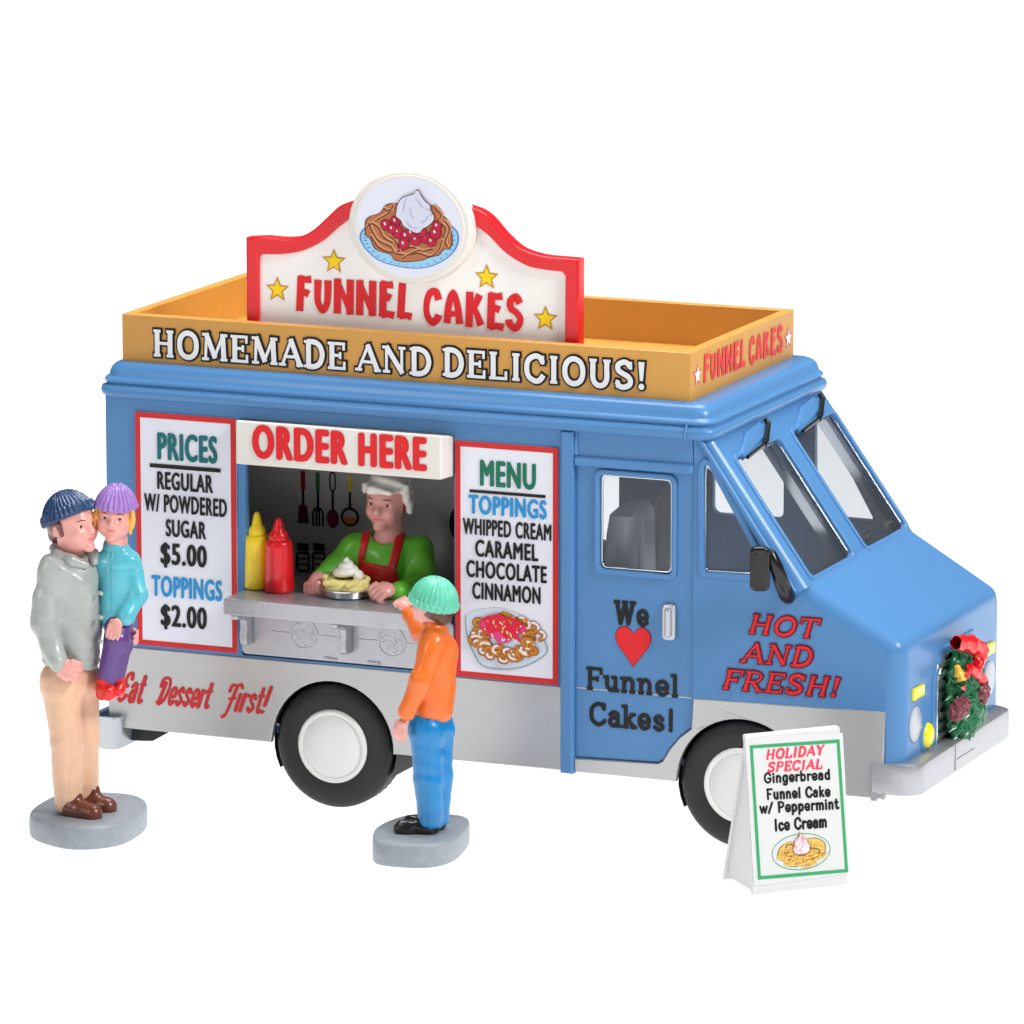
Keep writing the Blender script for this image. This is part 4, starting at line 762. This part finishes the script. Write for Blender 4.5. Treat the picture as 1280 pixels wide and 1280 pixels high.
ct.disp(lambda P: .025*np.exp(-((P[..., 2]-(zc+.02))/.025)**2)).disp(lambda P: .02*np.exp(-(((P[..., 0]-.18-.02*P[..., 2])/.018)**2))*(P[..., 1] < 0))
jk = sculpt('jacket', ct, (-1.3, -1.4, 2.2), (1.35, 1.3, 5.5), 'm_coat', man, .03)
col = Sd()
ring_ = [hd.p(*q) for q in ((.16, -.3, -.6), (-.12, -.36, -.5), (-.34, -.16, -.44), (-.34, .16, -.44), (-.1, .34, -.5), (.2, .24, -.6))]
for a, b_ in zip(ring_[:-1], ring_[1:]): col.cap(a, b_, .1, .1, .06)
col.cap(ring_[0], hd.p(.34, -.12, -.72), .11, .07, .05); col.cap(ring_[-1], hd.p(.36, .1, -.7), .1, .07, .05)
sculpt('collar', col, np.array(hd.c)-1.1, np.array(hd.c)+.8, 'm_coat', jk, .025)
for z in ((0.061, -0.0, 4.222)[2], (0.055, -0.0, 3.815)[2], (0.05, -0.0, 3.407)[2]):
    mb = MB(); lathe(mb, (.3, -.44, z), (.45, -1, 0), [(.035, -.05), (.035, .03), (.02, .04)], 12); mb.build('button', 'm_coat', jk, local=True)
M['m_leg'] = fig('tan_trousers', (222, 178, 146), .34); tr_ = Sd(); legs(tr_, .05); tr_.cut(lambda P: P[..., 2]-.44, .02); tr_.disp(folds(.014, 7, 6, 3)).disp(folds(.005, 5, 5, 14, 2)).disp(lambda P: .02*np.exp(-((P[..., 0]+.33-.05*P[..., 2])/.02)**2)*(P[..., 1] < -.2))
sculpt('trousers', tr_, (-1.0, -1.0, .4), (1.0, 1.0, 3.5), 'm_leg', man, .03)
M['m_shoe'] = fig('brown_shoe', (108, 56, 38), .2)
for a, b_ in (((-0.243, -0.2, 0.448), (0.119, -0.42, 0.433)), ((0.027, 0.2, 0.64), (0.33, 0.06, 0.605))):
    a = (a[0], a[1], .5); b_ = (b_[0], b_[1], .47); s_ = Sd().cap(a, b_, .19, .17, .1).cap((a[0], a[1], .58), (a[0]+.04, a[1], .72), .15, .14, .1); s_.cut(lambda P: P[..., 2]-.405, .01); s_.disp(lambda P: -.012*np.exp(-((P[..., 2]-.46)/.02)**2)*-1); sculpt('shoe', s_, np.array(a)-.5, np.array(b_)+.6, 'm_shoe', man, .022)
# ---- the child on his arm
CO = (0.35, -0.05, 2.35)
kid2 = thing('person', 'figurine of a small child in purple hat and teal jacket on the man\'s arm', 'person', tuple(Vector((0.52, -3.29, 0))+Vector((math.cos(YAW)*CO[0]-math.sin(YAW)*CO[1], math.sin(YAW)*CO[0]+math.cos(YAW)*CO[1], CO[2]))), YAW)
h2 = Head((0.179, 0.03, 3.093), (-.1, -.98, .0), (.08, 0, 1), .76); b = h2.sd(neck=(0.195, 0.07, 2.504), nose=.85, jaw=1.22, ears=0)
t2 = lambda d, g: d.cap((0.206, 0.07, 2.26), (0.196, 0.07, 1.46), .24+g, .28+g, .1).cap((0.034, 0.07, 2.342), (0.379, 0.07, 2.342), .12+g, .12+g, .12)
a2 = lambda d, g: d.cap((0.421, 0.03, 2.296), (0.54, -0.07, 1.802), .14+g, .13+g, .08).cap((0.54, -0.07, 1.802), (0.338, -0.31, 1.446), .13+g, .1+g, .04).cap((-0.005, 0.05, 2.292), (-0.058, 0.15, 1.783), .12+g, .1+g, .08).cap((-0.058, 0.15, 1.783), (-0.062, 0.15, 1.457), .1+g, .09+g, .04)
l2 = lambda d, g: d.cap((0.215, -0.05, 1.35), (0.197, -0.25, 1.054), .19+g, .17+g, .1).cap((0.197, -0.25, 1.054), (0.03, -0.25, 0.402), .17+g, .13+g, .06).cap((0.231, 0.1, 1.25), (0.263, -0.05, 0.943), .19+g, .15+g, .1).cap((0.263, -0.05, 0.943), (0.148, -0.03, 0.353), .14+g, .11+g, .06)
t2(b, -.05); a2(b, -.05); l2(b, -.04); hand(b, (0.211, -0.41, 1.359), (-.35, -.25, -.9), (-.2, -1, .35), .27, .35, 1)
bk = sculpt('body', b, (-0.458, -0.75, 0.08), (0.819, 0.75, 3.563), 'skin', kid2, .024); h2.face(bk)
M['c_hair'] = fig('blonde_hair', (240, 178, 70)); hr = Sd()
for q in (-1, 1):
    hr.cap(h2.p(.14, q*.38, .25), h2.p(.22, q*.4, 0), .06*h2.H, .07*h2.H, .05); hr.cap(h2.p(.22, q*.4, 0), h2.p(.18, q*.4, -.3), .07*h2.H, .04*h2.H, .05)
hr.ell(h2.p(-.14, 0, 0), (.4*h2.H, .4*h2.H, .42*h2.H), h2.F); hr.disp(lambda P: .012*np.sin(P[..., 0]*55+P[..., 2]*9)); sculpt('hair', hr, np.array(h2.c)-.6, np.array(h2.c)+.6, 'c_hair', kid2, .018)
M['c_hat'] = fig('purple_knit', (156, 118, 190), .3, .1); sculpt('beanie', beanie(h2, -.1, .13, .05, .22, 26, .026, .0, .06), np.array(h2.c)-.7, np.array(h2.c)+1.0, 'c_hat', kid2, .017)
M['c_coat'] = fig('teal_coat_paint', (88, 182, 198), .2); ct = Sd(); t2(ct, .05); a2(ct, .045); ct.cap((0.169, 0.07, 2.558), (0.208, 0.07, 2.491), .2, .22, .06); ct.cut(lambda P: np.linalg.norm(P-np.array(h2.p(.05, 0, -.35), np.float32), axis=-1)-.2, .03)
zb = (0.194, 0.05, 1.234)[2]; ct.both(lambda P: zb-P[..., 2], .03)
ct.disp(folds(.014, 9, 8, 7, .5)).disp(lambda P: .016*np.exp(-((P[..., 0]-((0.085, 0.05, 2.075)[0]))/.014)**2)*(P[..., 1] < -.1)).disp(lambda P: .014*np.exp(-((P[..., 2]-((0.225, -0.25, 2.244)[2]))/.014)**2)*(P[..., 1] < -.1))
sculpt('jacket', ct, (-0.436, -0.85, 1.183), (0.877, 0.75, 2.748), 'c_coat', kid2, .024)
M['c_leg'] = fig('purple_trousers', (92, 62, 132), .22); tr_ = Sd(); l2(tr_, .04); sculpt('trousers', tr_, (-0.458, -0.75, 0.08), (0.802, 0.65, 1.543), 'c_leg', kid2, .024)
M['c_boot'] = fig('red_boot', (222, 28, 30), .2)
for a, m_, b_ in (((0.016, -0.25, 0.375), (-0.011, -0.27, 0.202), (0.094, -0.47, 0.193)), ((0.148, -0.03, 0.353), (0.134, -0.05, 0.194), (0.212, -0.23, 0.207))):
    s_ = Sd().cap(a, m_, .16, .16, .08).cap(m_, b_, .15, .12, .06); s_.disp(folds(.015, 22, 20, 24)); sculpt('boot', s_, np.array(m_)-.5, np.array(m_)+.5, 'c_boot', kid2, .022)
# ---- the boy at the counter
boy = thing('person', 'figurine of a boy in mint beanie and orange sweater reaching for the counter', 'person', (6.18, -2.34, 0), YAW)
slab('stand', [(-0.783, -0.215), (-0.666, -0.753), (0.072, -0.967), (0.54, -0.54), (0.782, 0.435), (0.764, 0.985), (0.441, 1.206), (-0.226, 1.151), (-0.691, 0.436)], .4, boy)
h3 = Head((0.215, 0.05, 4.216), (-.74, .6, .12), (.12, -.1, 1), .74); b = h3.sd(neck=(0.24, -0.0, 3.757))
t3 = lambda d, g: d.cap((0.292, 0.0, 3.461), (0.211, 0.0, 2.492), .28+g, .3+g, .1).cap((0.204, -0.22, 3.67), (0.303, 0.24, 3.598), .14+g, .14+g, .14)
a3 = lambda d, g: d.cap((0.218, -0.28, 3.602), (0.021, -0.42, 3.044), .16+g, .14+g, .08).cap((0.021, -0.42, 3.044), (-0.216, -0.4, 2.502), .14+g, .1+g, .05).cap((0.276, 0.28, 3.535), (0.032, 0.75, 3.596), .15+g, .13+g, .08).cap((0.032, 0.75, 3.596), (-0.188, 1.25, 3.774), .13+g, .09+g, .05)
l3 = lambda d, g: d.cap((0.132, -0.1, 2.164), (0.261, 0.1, 2.146), .26+g, .26+g, .1).cap((0.093, -0.12, 2.102), (0.143, -0.12, 1.291), .22+g, .19+g, .1).cap((0.143, -0.12, 1.291), (0.154, -0.12, 0.492), .19+g, .16+g, .06).cap((0.3, 0.14, 2.042), (0.311, 0.14, 1.297), .21+g, .18+g, .1).cap((0.311, 0.14, 1.297), (0.283, 0.14, 0.564), .18+g, .15+g, .06)
t3(b, -.05); a3(b, -.05); l3(b, -.04)
hand(b, (-0.296, -0.4, 2.287), (-.2, .05, -1), (-.5, -.85, 0), .27, .35, 1); hand(b, (-0.283, 1.42, 3.901), (-.5, .75, .5), (-.2, -.5, .85), .27, .9, 1)
bb = sculpt('body', b, (-.9, -1.0, .42), (1.0, 1.8, 5.2), 'skin', boy, .027); h3.face(bb)
M['k_hair'] = fig('dark_brown_hair', (92, 52, 30)); hr = Sd().ell(h3.p(-.12, 0, .02), (.4*h3.H, .4*h3.H, .38*h3.H), h3.F); hr.ell(h3.p(-.34, 0, -.22), (.13*h3.H, .24*h3.H, .18*h3.H), h3.F); sculpt('hair', hr, np.array(h3.c)-.55, np.array(h3.c)+.55, 'k_hair', boy, .022)
M['k_hat'] = fig('mint_knit', (98, 196, 166), .26, .1); sculpt('beanie', beanie(h3, .1, .0, .17, -.03, 26, .016, .035, .06), np.array(h3.c)-.7, np.array(h3.c)+.8, 'k_hat', boy, .018)
M['k_top'] = fig('orange_sweater', (232, 112, 34), .24); ct = Sd(); t3(ct, .05); a3(ct, .045); ct.cap((0.241, -0.0, 3.864), (0.254, -0.0, 3.784), .19, .22, .06); zb = (0.21, 0.0, 2.249)[2]; ct.both(lambda P: zb-P[..., 2], .03)
ct.disp(folds(.016, 8, 7, 6)).disp(lambda P: (.012*np.cos(np.arctan2(P[..., 1], P[..., 0]-.22)*26)+.012)*np.clip((zb+.12-P[..., 2])/.02, 0, 1)*(np.hypot(P[..., 0]-.22, P[..., 1]) < .5))
sculpt('sweater', ct, (-.9, -1.0, 2.2), (1.0, 1.8, 4.9), 'k_top', boy, .026)
M['k_leg'] = fig('blue_jeans', (8, 126, 190), .24); tr_ = Sd(); l3(tr_, .045); tr_.cut(lambda P: P[..., 2]-.5, .02); tr_.disp(folds(.012, 8, 8, 4)).disp(folds(.006, 6, 6, 16, 2)).disp(lambda P: .016*np.exp(-((P[..., 0]-.1)/.014)**2)*(P[..., 1] < -.2)); sculpt('jeans', tr_, (-.6, -.7, .42), (.9, .8, 2.9), 'k_leg', boy, .026)
M['k_shoe'] = fig('black_shoe', (24, 24, 26), .18)
for a, b_ in (((0.167, -0.14, 0.497), (-0.294, -0.16, 0.42)), ((0.256, 0.14, 0.564), (-0.181, 0.2, 0.549))):
    a = (a[0], a[1], .5); b_ = (b_[0], b_[1], .48); s_ = Sd().cap(a, b_, .17, .14, .1).cap((a[0]-.06, a[1], .56), (a[0]-.02, a[1], .66), .14, .13, .1); s_.cut(lambda P: P[..., 2]-.405, .01); s_.disp(folds(.014, 18, 14, 20)); sculpt('shoe', s_, np.minimum(a, b_)-.4, np.maximum(a, b_)+.4, 'k_shoe', boy, .022)
# ---- the vendor in the hatch
ven = thing('person', 'vendor figurine in white cap, green shirt and red apron leaning on the truck counter', 'person', (3.977, 1.1, 1.36), YAW)
h4 = Head((0.099, -0.02, 3.817), (-.4, -.91, -.06), (.05, 0, 1), .92); b = h4.sd(neck=(0.109, 0.05, 3.166), nose=1.1, jaw=.95, ears=1)
t4 = lambda d, g: d.cap((0.08, 0.05, 2.777), (0.076, 0.05, 1.873), .4+g, .42+g, .1).cap((-0.423, 0.05, 3.0), (0.598, 0.05, 2.944), .2+g, .2+g, .2)
a4 = lambda d, g: d.cap((-0.477, 0.05, 2.944), (-0.733, -0.1, 2.725), .21+g, .19+g, .12).cap((-0.733, -0.1, 2.725), (-1.012, -0.36, 2.57), .18+g, .13+g, .06).cap((0.625, 0.05, 2.888), (0.698, -0.35, 2.47), .21+g, .19+g, .12).cap((0.698, -0.35, 2.47), (0.289, -1.0, 2.425), .18+g, .13+g, .06)
t4(b, -.05); a4(b, -.05); b.cap((0.074, 0.1, 1.653), (0.07, 0.1, 0.674), .38, .36, .1)
hand(b, (-1.103, -0.5, 2.557), (-.35, -.6, -.7), (-.6, -.4, .65), .42, 1.1, -1); hand(b, (0.09, -1.15, 2.511), (-.85, -.45, -.2), (-.1, -.6, .8), .42, 1.25, 1)
bv = sculpt('body', b, (-1.555, -1.8, 1.097), (1.247, 0.8, 4.23), 'skin', ven, .028); h4.face(bv)
M['v_hair'] = fig('auburn_hair', (140, 62, 52)); hr = Sd()
hr.ell(h4.p(-.16, 0, .08), (.36*h4.H, .38*h4.H, .36*h4.H), h4.F)
for q in (-1, 1): hr.ell(h4.p(-.02, q*.33, .06), (.14*h4.H, .1*h4.H, .24*h4.H), h4.F)
sculpt('hair', hr, np.array(h4.c)-.7, np.array(h4.c)+.7, 'v_hair', ven, .024)
M['v_cap'] = fig('white_cap', (242, 238, 230), .4); cp = Sd().ell(h4.p(-.05, 0, .2), (.49*h4.H, .44*h4.H, .42*h4.H), h4.F); n_ = np.array([-.12, 0, 1]) @ h4.F; o_ = np.array(h4.p(0, 0, .22)); cp.both(lambda P: -((P-o_) @ n_), .03)
cp.cap(h4.p(.4, -.2, .26), h4.p(.42, .2, .26), .05, .05, .08); cp.cap(h4.p(.14, .41, .3), h4.p(-.02, .44, -.16), .075, .05, .06); cp.cap(h4.p(.18, -.4, .3), h4.p(.16, -.41, .12), .05, .04, .06); cp.ell(h4.p(-.25, .04, .0), (.28*h4.H, .38*h4.H, .3*h4.H), h4.F, .08); cp.disp(folds(.022, 9, 8, 14)).disp(lambda P: .01*np.sin(P[..., 2]*38+P[..., 0]*8))
sculpt('cap', cp, np.array(h4.c)-.8, np.array(h4.c)+.8, 'v_cap', ven, .024)
M['v_top'] = fig('green_shirt', (100, 190, 50), .3); ct = Sd(); t4(ct, .05); a4(ct, .05); ct.cut(lambda P: sdcap(P, h4.p(.05, 0, -.3), h4.p(.0, 0, -.62), .26, .28), .03); ct.disp(folds(.016, 7, 7, 6)); zv = (0.077, 0.0, 1.786)[2]; ct.both(lambda P: zv-P[..., 2], .03); sculpt('shirt', ct, (-1.422, -1.6, 1.878), (1.108, 0.8, 3.324), 'v_top', ven, .027)
M['v_apr'] = fig('red_apron', (204, 26, 28), .3)
def strap2(P, a, b_, r):
    q = np.stack([P[..., 0], P[..., 2]], -1); a = np.array((a[0], a[2])); b_ = np.array((b_[0], b_[2])); d = b_-a; t = np.clip(((q-a) @ d)/(d @ d), 0, 1); return np.linalg.norm(q-a-t[..., None]*d, axis=-1)-r
bt = Sd(); t4(bt, .085)
def apron(P):
    q = (-0.385, -0.4, 2.813), (0.17, -0.4, 2.73), (0.221, -0.4, 1.898), (-0.512, -0.4, 1.898)
    zt = q[0][2]; bib = np.maximum(np.abs(P[..., 0]-(q[0][0]+q[1][0])/2)-(.33+.25*np.clip(zt-P[..., 2], 0, 1)), P[..., 2]-zt+.1*(P[..., 0]-q[0][0]))
    reg = np.minimum(bib, np.minimum(strap2(P, q[0], (-0.208, -0.3, 3.512), .07), strap2(P, q[1], (0.389, -0.3, 3.512), .08)))
    return smax(smax(bt(P), reg, .03), P[..., 1]-.1, .03)
sculpt('apron', apron, (-1.031, -1.2, 1.93), (1.111, 0.6, 3.502), 'v_apr', ven, .022)
# ------------------------------------------------------------------ on the counter
ZC = 3.685
def bottle(name, label, c, x, y, hgt, r, m):
    t = thing(name, label, 'bottle', (x, y, ZC)); mb = MB()
    wob = lambda k, j: 1+.015*math.sin(j*.7+k)
    lathe(mb, (0, 0, 0), (0, 0, 1), [(r*.9, 0), (r, .04), (r*.98, hgt*.3), (r*.94, hgt*.62), (r*.93, hgt*.66), (r*.82, hgt*.7), (r*.6, hgt*.715), (.02, hgt*.72)], 40, 0, wob); mb.build('bottle_body', m, t, local=True, sharp=70)
    mb = MB(); lathe(mb, (0, 0, 0), (0, 0, 1), [(r*.66, hgt*.69), (r*.68, hgt*.74), (r*.62, hgt*.79), (r*.42, hgt*.83), (r*.36, hgt*.88), (r*.24, hgt*.97), (r*.12, hgt), (.01, hgt*1.003)], 32, 0, wob); mb.build('nozzle', m, t, local=True, sharp=70)
M['must'] = fig('mustard_plastic', (246, 214, 30), .28, .05); M['ketch'] = fig('ketchup_plastic', (226, 16, 30), .22, .05)
bottle('mustard_bottle', 'yellow mustard squeeze bottle at the left end of the counter', 0, (2.07, 0.159)[0], (2.07, 0.159)[1], 1.32, .225, 'must')
bottle('ketchup_bottle', 'red ketchup squeeze bottle beside the mustard on the counter', 0, (2.522, 0.058)[0], (2.522, 0.058)[1], 1.27, .255, 'ketch')
px, py = (3.735, 0.175)
cake = thing('funnel_cake', 'funnel cake topped with whipped cream in a silver foil dish on the counter', 'dessert', (px, py, ZC))
mb = MB(); lathe(mb, (0, 0, 0), (0, 0, 1), [(.36, 0), (.39, .02), (.42, .12), (.45, .13), (.45, .15), (.4, .15), (.36, .1), (.02, .09)], 72, 0, lambda k, j: 1+(.01 if j % 2 else -.006)*(k in (1, 2, 3, 4))); mb.build('foil_dish', 'chrome', cake, local=True)
M['batter'] = fig('golden_batter', (232, 216, 136), .35); rr = random.Random(7); s_ = Sd().ell((0, 0, .16), (.38, .38, .13))
for k in range(26):
    t = 2*math.pi*k/26+rr.uniform(-.2, .2); q = rr.uniform(.22, .37); z = rr.uniform(.13, .3); a = t+rr.uniform(-.8, .8)+1.57; L = .12
    s_.cap((q*math.cos(t)-L*math.cos(a), q*math.sin(t)-L*math.sin(a), z), (q*math.cos(t)+L*math.cos(a), q*math.sin(t)+L*math.sin(a), z+rr.uniform(-.05, .05)), .055, k=.015)
sculpt('fried_batter', s_, (-.6, -.6, .05), (.6, .6, .5), 'batter', cake, .018)
M['whip'] = fig('whipped_cream', (238, 235, 226), .35); s_ = Sd(); 
for k in range(44):
    t = k*.42; q = .2*(1-k/44); z = .34+.3*(k/44); t2_ = t+.42; q2 = .2*(1-(k+1)/44); s_.cap((q*math.cos(t), q*math.sin(t), z), (q2*math.cos(t2_), q2*math.sin(t2_), z+.007), .085*(1-.72*k/44), .085*(1-.72*(k+1)/44), .025)
sculpt('whipped_cream', s_, (-.4, -.4, .2), (.4, .4, .8), 'whip', cake, .014)
# ------------------------------------------------------------------ the wreath on the grille
wr = thing('wreath', 'glossy green wreath with red bow and two pine cones on the silver grille', 'wreath', (13.76, 2.75, 2.35))
M['leafg'] = fig('wreath_green', (18, 104, 62), .2); M['bow'] = fig('bow_red', (214, 20, 26), .18); M['cone'] = fig('pine_cone_maroon', (122, 50, 62), .25); M['bell'] = fig('bell_gold', (236, 178, 60), .2)
s_ = Sd().ell((.1, 0, .02), (.2, .74, .92)); s_.ell((.14, .4, -.35), (.2, .4, .42)); s_.disp(lambda P: .035*np.sin(P[..., 1]*19+P[..., 2]*11)*np.sin(P[..., 2]*17-P[..., 1]*9))
gn = sculpt('greenery', s_, (-.25, -1.1, -1.15), (.6, 1.2, 1.15), 'leafg', wr, .03); rr = random.Random(11); mb = MB()
for k in range(420):
    t = rr.uniform(0, 6.28); q = math.sqrt(rr.random()); y, z = .74*q*math.cos(t), .02+.9*q*math.sin(t); x = .1+.2*math.sqrt(max(0, 1-q*q))+.0; a = t+rr.uniform(-.7, .7); L = rr.uniform(.1, .2); w_ = rr.uniform(.025, .045)
    o_ = Vector((x, y, z)); d_ = Vector((rr.uniform(-.2, .35)-q*.25, math.cos(a), math.sin(a))).normalized(); s2 = d_.cross(Vector((1, 0, 0))).normalized()
    mb.add([o_-d_*L*.3, o_+s2*w_+Vector((.02, 0, 0)), o_+d_*L, o_-s2*w_+Vector((.02, 0, 0)), o_+Vector((.06, 0, 0))], [(0, 4, 1), (1, 4, 2), (2, 4, 3), (3, 4, 0)])
mb.build('leaves', 'leafg', gn, local=True, sharp=20)
s_ = Sd().cap((0.26, -0.84, 1.042), (0.32, -0.316, 0.915), .12, .14, .05).cap((0.32, -0.316, 0.915), (0.34, 0.169, 0.724), .13, .14, .06).cap((0.34, 0.169, 0.724), (0.36, -0.045, 0.496), .13, .11, .05).cap((0.34, -0.357, 0.503), (0.34, 0.317, 0.174), .07, .08, .05).cap((0.34, -0.4, 0.539), (0.32, -0.501, 0.422), .07, .05, .05); s_.disp(folds(.02, 25, 22, 24)); sculpt('bow', s_, (-.05, -.9, -.3), (.75, 1.25, 1.35), 'bow', wr, .02)
for c0, d_ in (((0.3, -0.789, -0.092), (.3, .75, .6)), ((0.3, 0.319, -0.022), (.1, -.2, .8))):
    d_ = U3(d_); Fc = frame(d_, (1, .2, .1)); s_ = Sd().ell(c0, (.24, .15, .15), Fc); c1 = np.array(c0, np.float32)
    s_.disp(lambda P, c1=c1, Fc=Fc: .03*np.sin(((P-c1) @ Fc[0])*42)*np.sin(np.arctan2((P-c1) @ Fc[1], (P-c1) @ Fc[2])*5)); sculpt('pine_cone', s_, np.array(c0)-.35, np.array(c0)+.35, 'cone', wr, .018)
for c_, a_, pf in (((0.32, -0.915, 0.588), (.3, .1, -1), [(.02, -.1), (.05, -.08), (.06, 0), (.1, .08), (.09, .09)]), ((0.32, -0.788, 0.453), (.3, .1, -1), [(.03, -.08), (.06, 0), (.09, .06), (.02, .07)]), ((0.22, -0.002, -0.607), (.5, .2, .4), [(.05, -.04), (.06, 0), (.03, .05)])):
    mb = MB(); lathe(mb, c_, a_, pf, 16); mb.build('bell', 'bell', wr, local=True)
mb = MB(); loft(mb, [[(0.34, -0.839, 0.275), (0.34, -0.553, 0.284), (0.34, -0.589, 0.156)], [(0.24, -0.586, 0.214), (0.24, -0.3, 0.224), (0.24, -0.336, 0.095)]]); mb.build('ribbon_tip', 'bow', wr, local=True)
# ------------------------------------------------------------------ the folding sign board
A0, A1, AH, AF = Vector((12.198, -2.736, 0.0)), Vector((13.381, -1.507, 0.0)), (11.947, -2.494, 2.545), Vector((11.353, -1.922, 0.0))
bs = thing('sandwich_board', 'white folding sign board announcing a holiday special, standing by the front wheel', 'sign', (A0.x, A0.y, 0))
u = (A1-A0).normalized(); W_ = (A1-A0).length; apex = Vector(AH); v = (apex-A0); v = (v-u*v.dot(u)).normalized(); HB = 2.569
fb = fr(A0, u, v)
mb = MB(); plate(mb, fb, [rrect(0, 0, W_, HB, .02)], .07, 0, .012); bp = mb.build('front_panel', 'white', bs)
f2 = fr(A0+u*W_+AF-A0, -u, (apex-AF-u*(apex-AF).dot(u)).normalized())
mb = MB(); plate(mb, f2, [rrect(0, 0, W_, HB, .02)], .07, 0, .012); mb.build('back_panel', 'white', bs)
mb = MB(); tri_ = [A0+u*.05+v*.04+(AF-A0)*.03, A0+u*.05+(AF-A0)*.95+Vector((0, 0, .06)), A0+u*.05+v*(HB-.05)+(AF-A0)*.06, A0+u*.05+v*(HB-.05)+(AF-A0)*.02]
mb.add(tri_+[q+u*.04 for q in tri_], [(0, 1, 2, 3)[::-1], (4, 5, 6, 7), (0, 4, 5, 1)[::-1], (1, 5, 6, 2)[::-1], (2, 6, 7, 3)[::-1], (3, 7, 4, 0)[::-1]]); mb.build('side_gusset', 'white', bs)
mb = MB(); tp = A0+v*HB; nn = (AF-A0); nn = nn/nn.length
loft(mb, [[tp+u*s+nn*a+Vector((0, 0, z)) for a, z in ((.005, -.06), (.005, .0), (.02, .015), (.1, .02), (.12, .0), (.12, -.06))] for s in (.02, W_-.02)]); mb.build('top_hinge', 'white', bs, bevel=.01)
mb = MB(); fc = fr(fb[0], fb[1], fb[2])
mb2 = MB(); plate(mb2, fb, [[(0.003, 2.553), (1.743, 2.475), (1.759, 0.178), (0.022, 0.141)][::-1]], .012, .014, .003); crd = mb2.build('poster', 'white', bs)
def quad(m, loop, w_, col, l):
    c = np.mean(loop, 0); n = len(loop)
    inn = [tuple(np.array(p)-np.sign(np.array(p)-c)*w_) for p in loop]
    for i in range(n):
        j = (i+1) % n; m.add([at(fb, *q, l) for q in (loop[i], loop[j], inn[j], inn[i])], [(0, 1, 2, 3)], col)
LB = .018; lp = [(0.099, 0.243), (1.714, 0.208), (1.68, 2.377), (0.075, 2.423)]
mb = MB(); quad(mb, lp, .055, 0, LB); mb.build('border', 'mint', bs)
mb = MB()
def line(t, st, x0, y0, x1, h, m): 
    a, b = x0, x1; letters(mb, fr(fb[0]+fb[1]*a[0]+fb[2]*a[1], fb[1]*(b[0]-a[0])+fb[2]*(b[1]-a[1]), fb[2]), t, st, 0, 0, math.hypot(b[0]-a[0], b[1]-a[1]), h, m, lift=.017)
line('HOLIDAY', 'slabb', (0.35, 2.159), 0, (1.394, 2.149), .172, 1); line('SPECIAL', 'slabb', (0.367, 1.957), 0, (1.36, 1.924), .168, 1)
line('Gingerbread', 'rond', (0.307, 1.778), 0, (1.471, 1.734), .185, 0); line('Funnel Cake', 'rond', (0.335, 1.512), 0, (1.456, 1.459), .19, 0); line('w/ Peppermint', 'rond', (0.202, 1.298), 0, (1.595, 1.244), .19, 0); line('Ice Cream', 'rond', (0.441, 0.989), 0, (1.371, 0.966), .21, 0)
mb.build('lettering', ['ink', 'rose'], bs)
cx, cz = (0.892, 0.621); mb = MB(); rr = random.Random(3); rt = .0
stroke(mb, fb, ellp(cx, cz, .52, .29, 56, rt), .007, .0165, 0, True)
ck = [(cx+a, cz+b) for a, b in cat([(-.42, .02), (-.36, .12), (-.2, .18), (-.05, .16), (.12, .2), (.28, .2), (.42, .12), (.44, 0), (.36, -.12), (.26, -.16), (.2, -.22), (.0, -.2), (-.1, -.24), (-.26, -.2), (-.3, -.13), (-.42, -.08)], True)]
flat(mb, fb, ck, .0175, 1); kc = np.mean(ck, 0); flat(mb, fb, [tuple(kc+(np.array(p)-kc)*.96) for p in ck], .0182, 2)
for k in range(52):
    t = 6.28*k/26+rr.uniform(-.1, .1); q = rr.uniform(.72, .95) if k < 26 else rr.uniform(.35, .65); x = cx+.42*q*math.cos(t); z = cz-.01+.19*q*math.sin(t); a = rr.uniform(0, 6.28); s = rr.uniform(.045, .075)
    c = cat([(x+s*math.cos(a+b)*1.4, z+s*.75*math.sin(a+b)) for b in (0, .9, 1.8, 2.6)]); stroke(mb, fb, [(u_+.006, v_-.012) for u_, v_ in c], .02, .01855+.0003*k, 2, caps=True); stroke(mb, fb, c, .011, .0186+.0003*k, 3 if k % 3 else 1, caps=True)
ic = [(cx+a, cz+.05+b) for a, b in cat([(-.13, -.07), (-.15, .03), (-.1, .15), (-.03, .21), (-.02, .28), (.03, .21), (.1, .13), (.15, .02), (.13, -.07), (.0, -.1)], True)]
flat(mb, fb, ic, .0395, 1); kc = np.mean(ic, 0); flat(mb, fb, [tuple(kc+(np.array(p)-kc)*.93) for p in ic], .0402, 4)
for k in range(40):
    q = ic[rr.randrange(len(ic))]; s = math.sqrt(rr.random())*.88; flat(mb, fb, ellp(kc[0]+(q[0]-kc[0])*s, kc[1]+(q[1]-kc[1])*s, rr.uniform(.006, .014), .009, 7), .041+.0001*k, 5)
M['c_line'] = pr('cake_outline_ink', (120, 84, 30)); M['c_tan'] = pr('cake_tan_ink', (232, 188, 100)); M['c_tan2'] = pr('cake_shade_ink', (204, 150, 62)); M['c_pink'] = pr('icecream_pink_ink', (252, 214, 222))
mb.build('dessert_print', ['mint', 'c_line', 'c_tan', 'c_tan2', 'c_pink', 'rose'], bs)
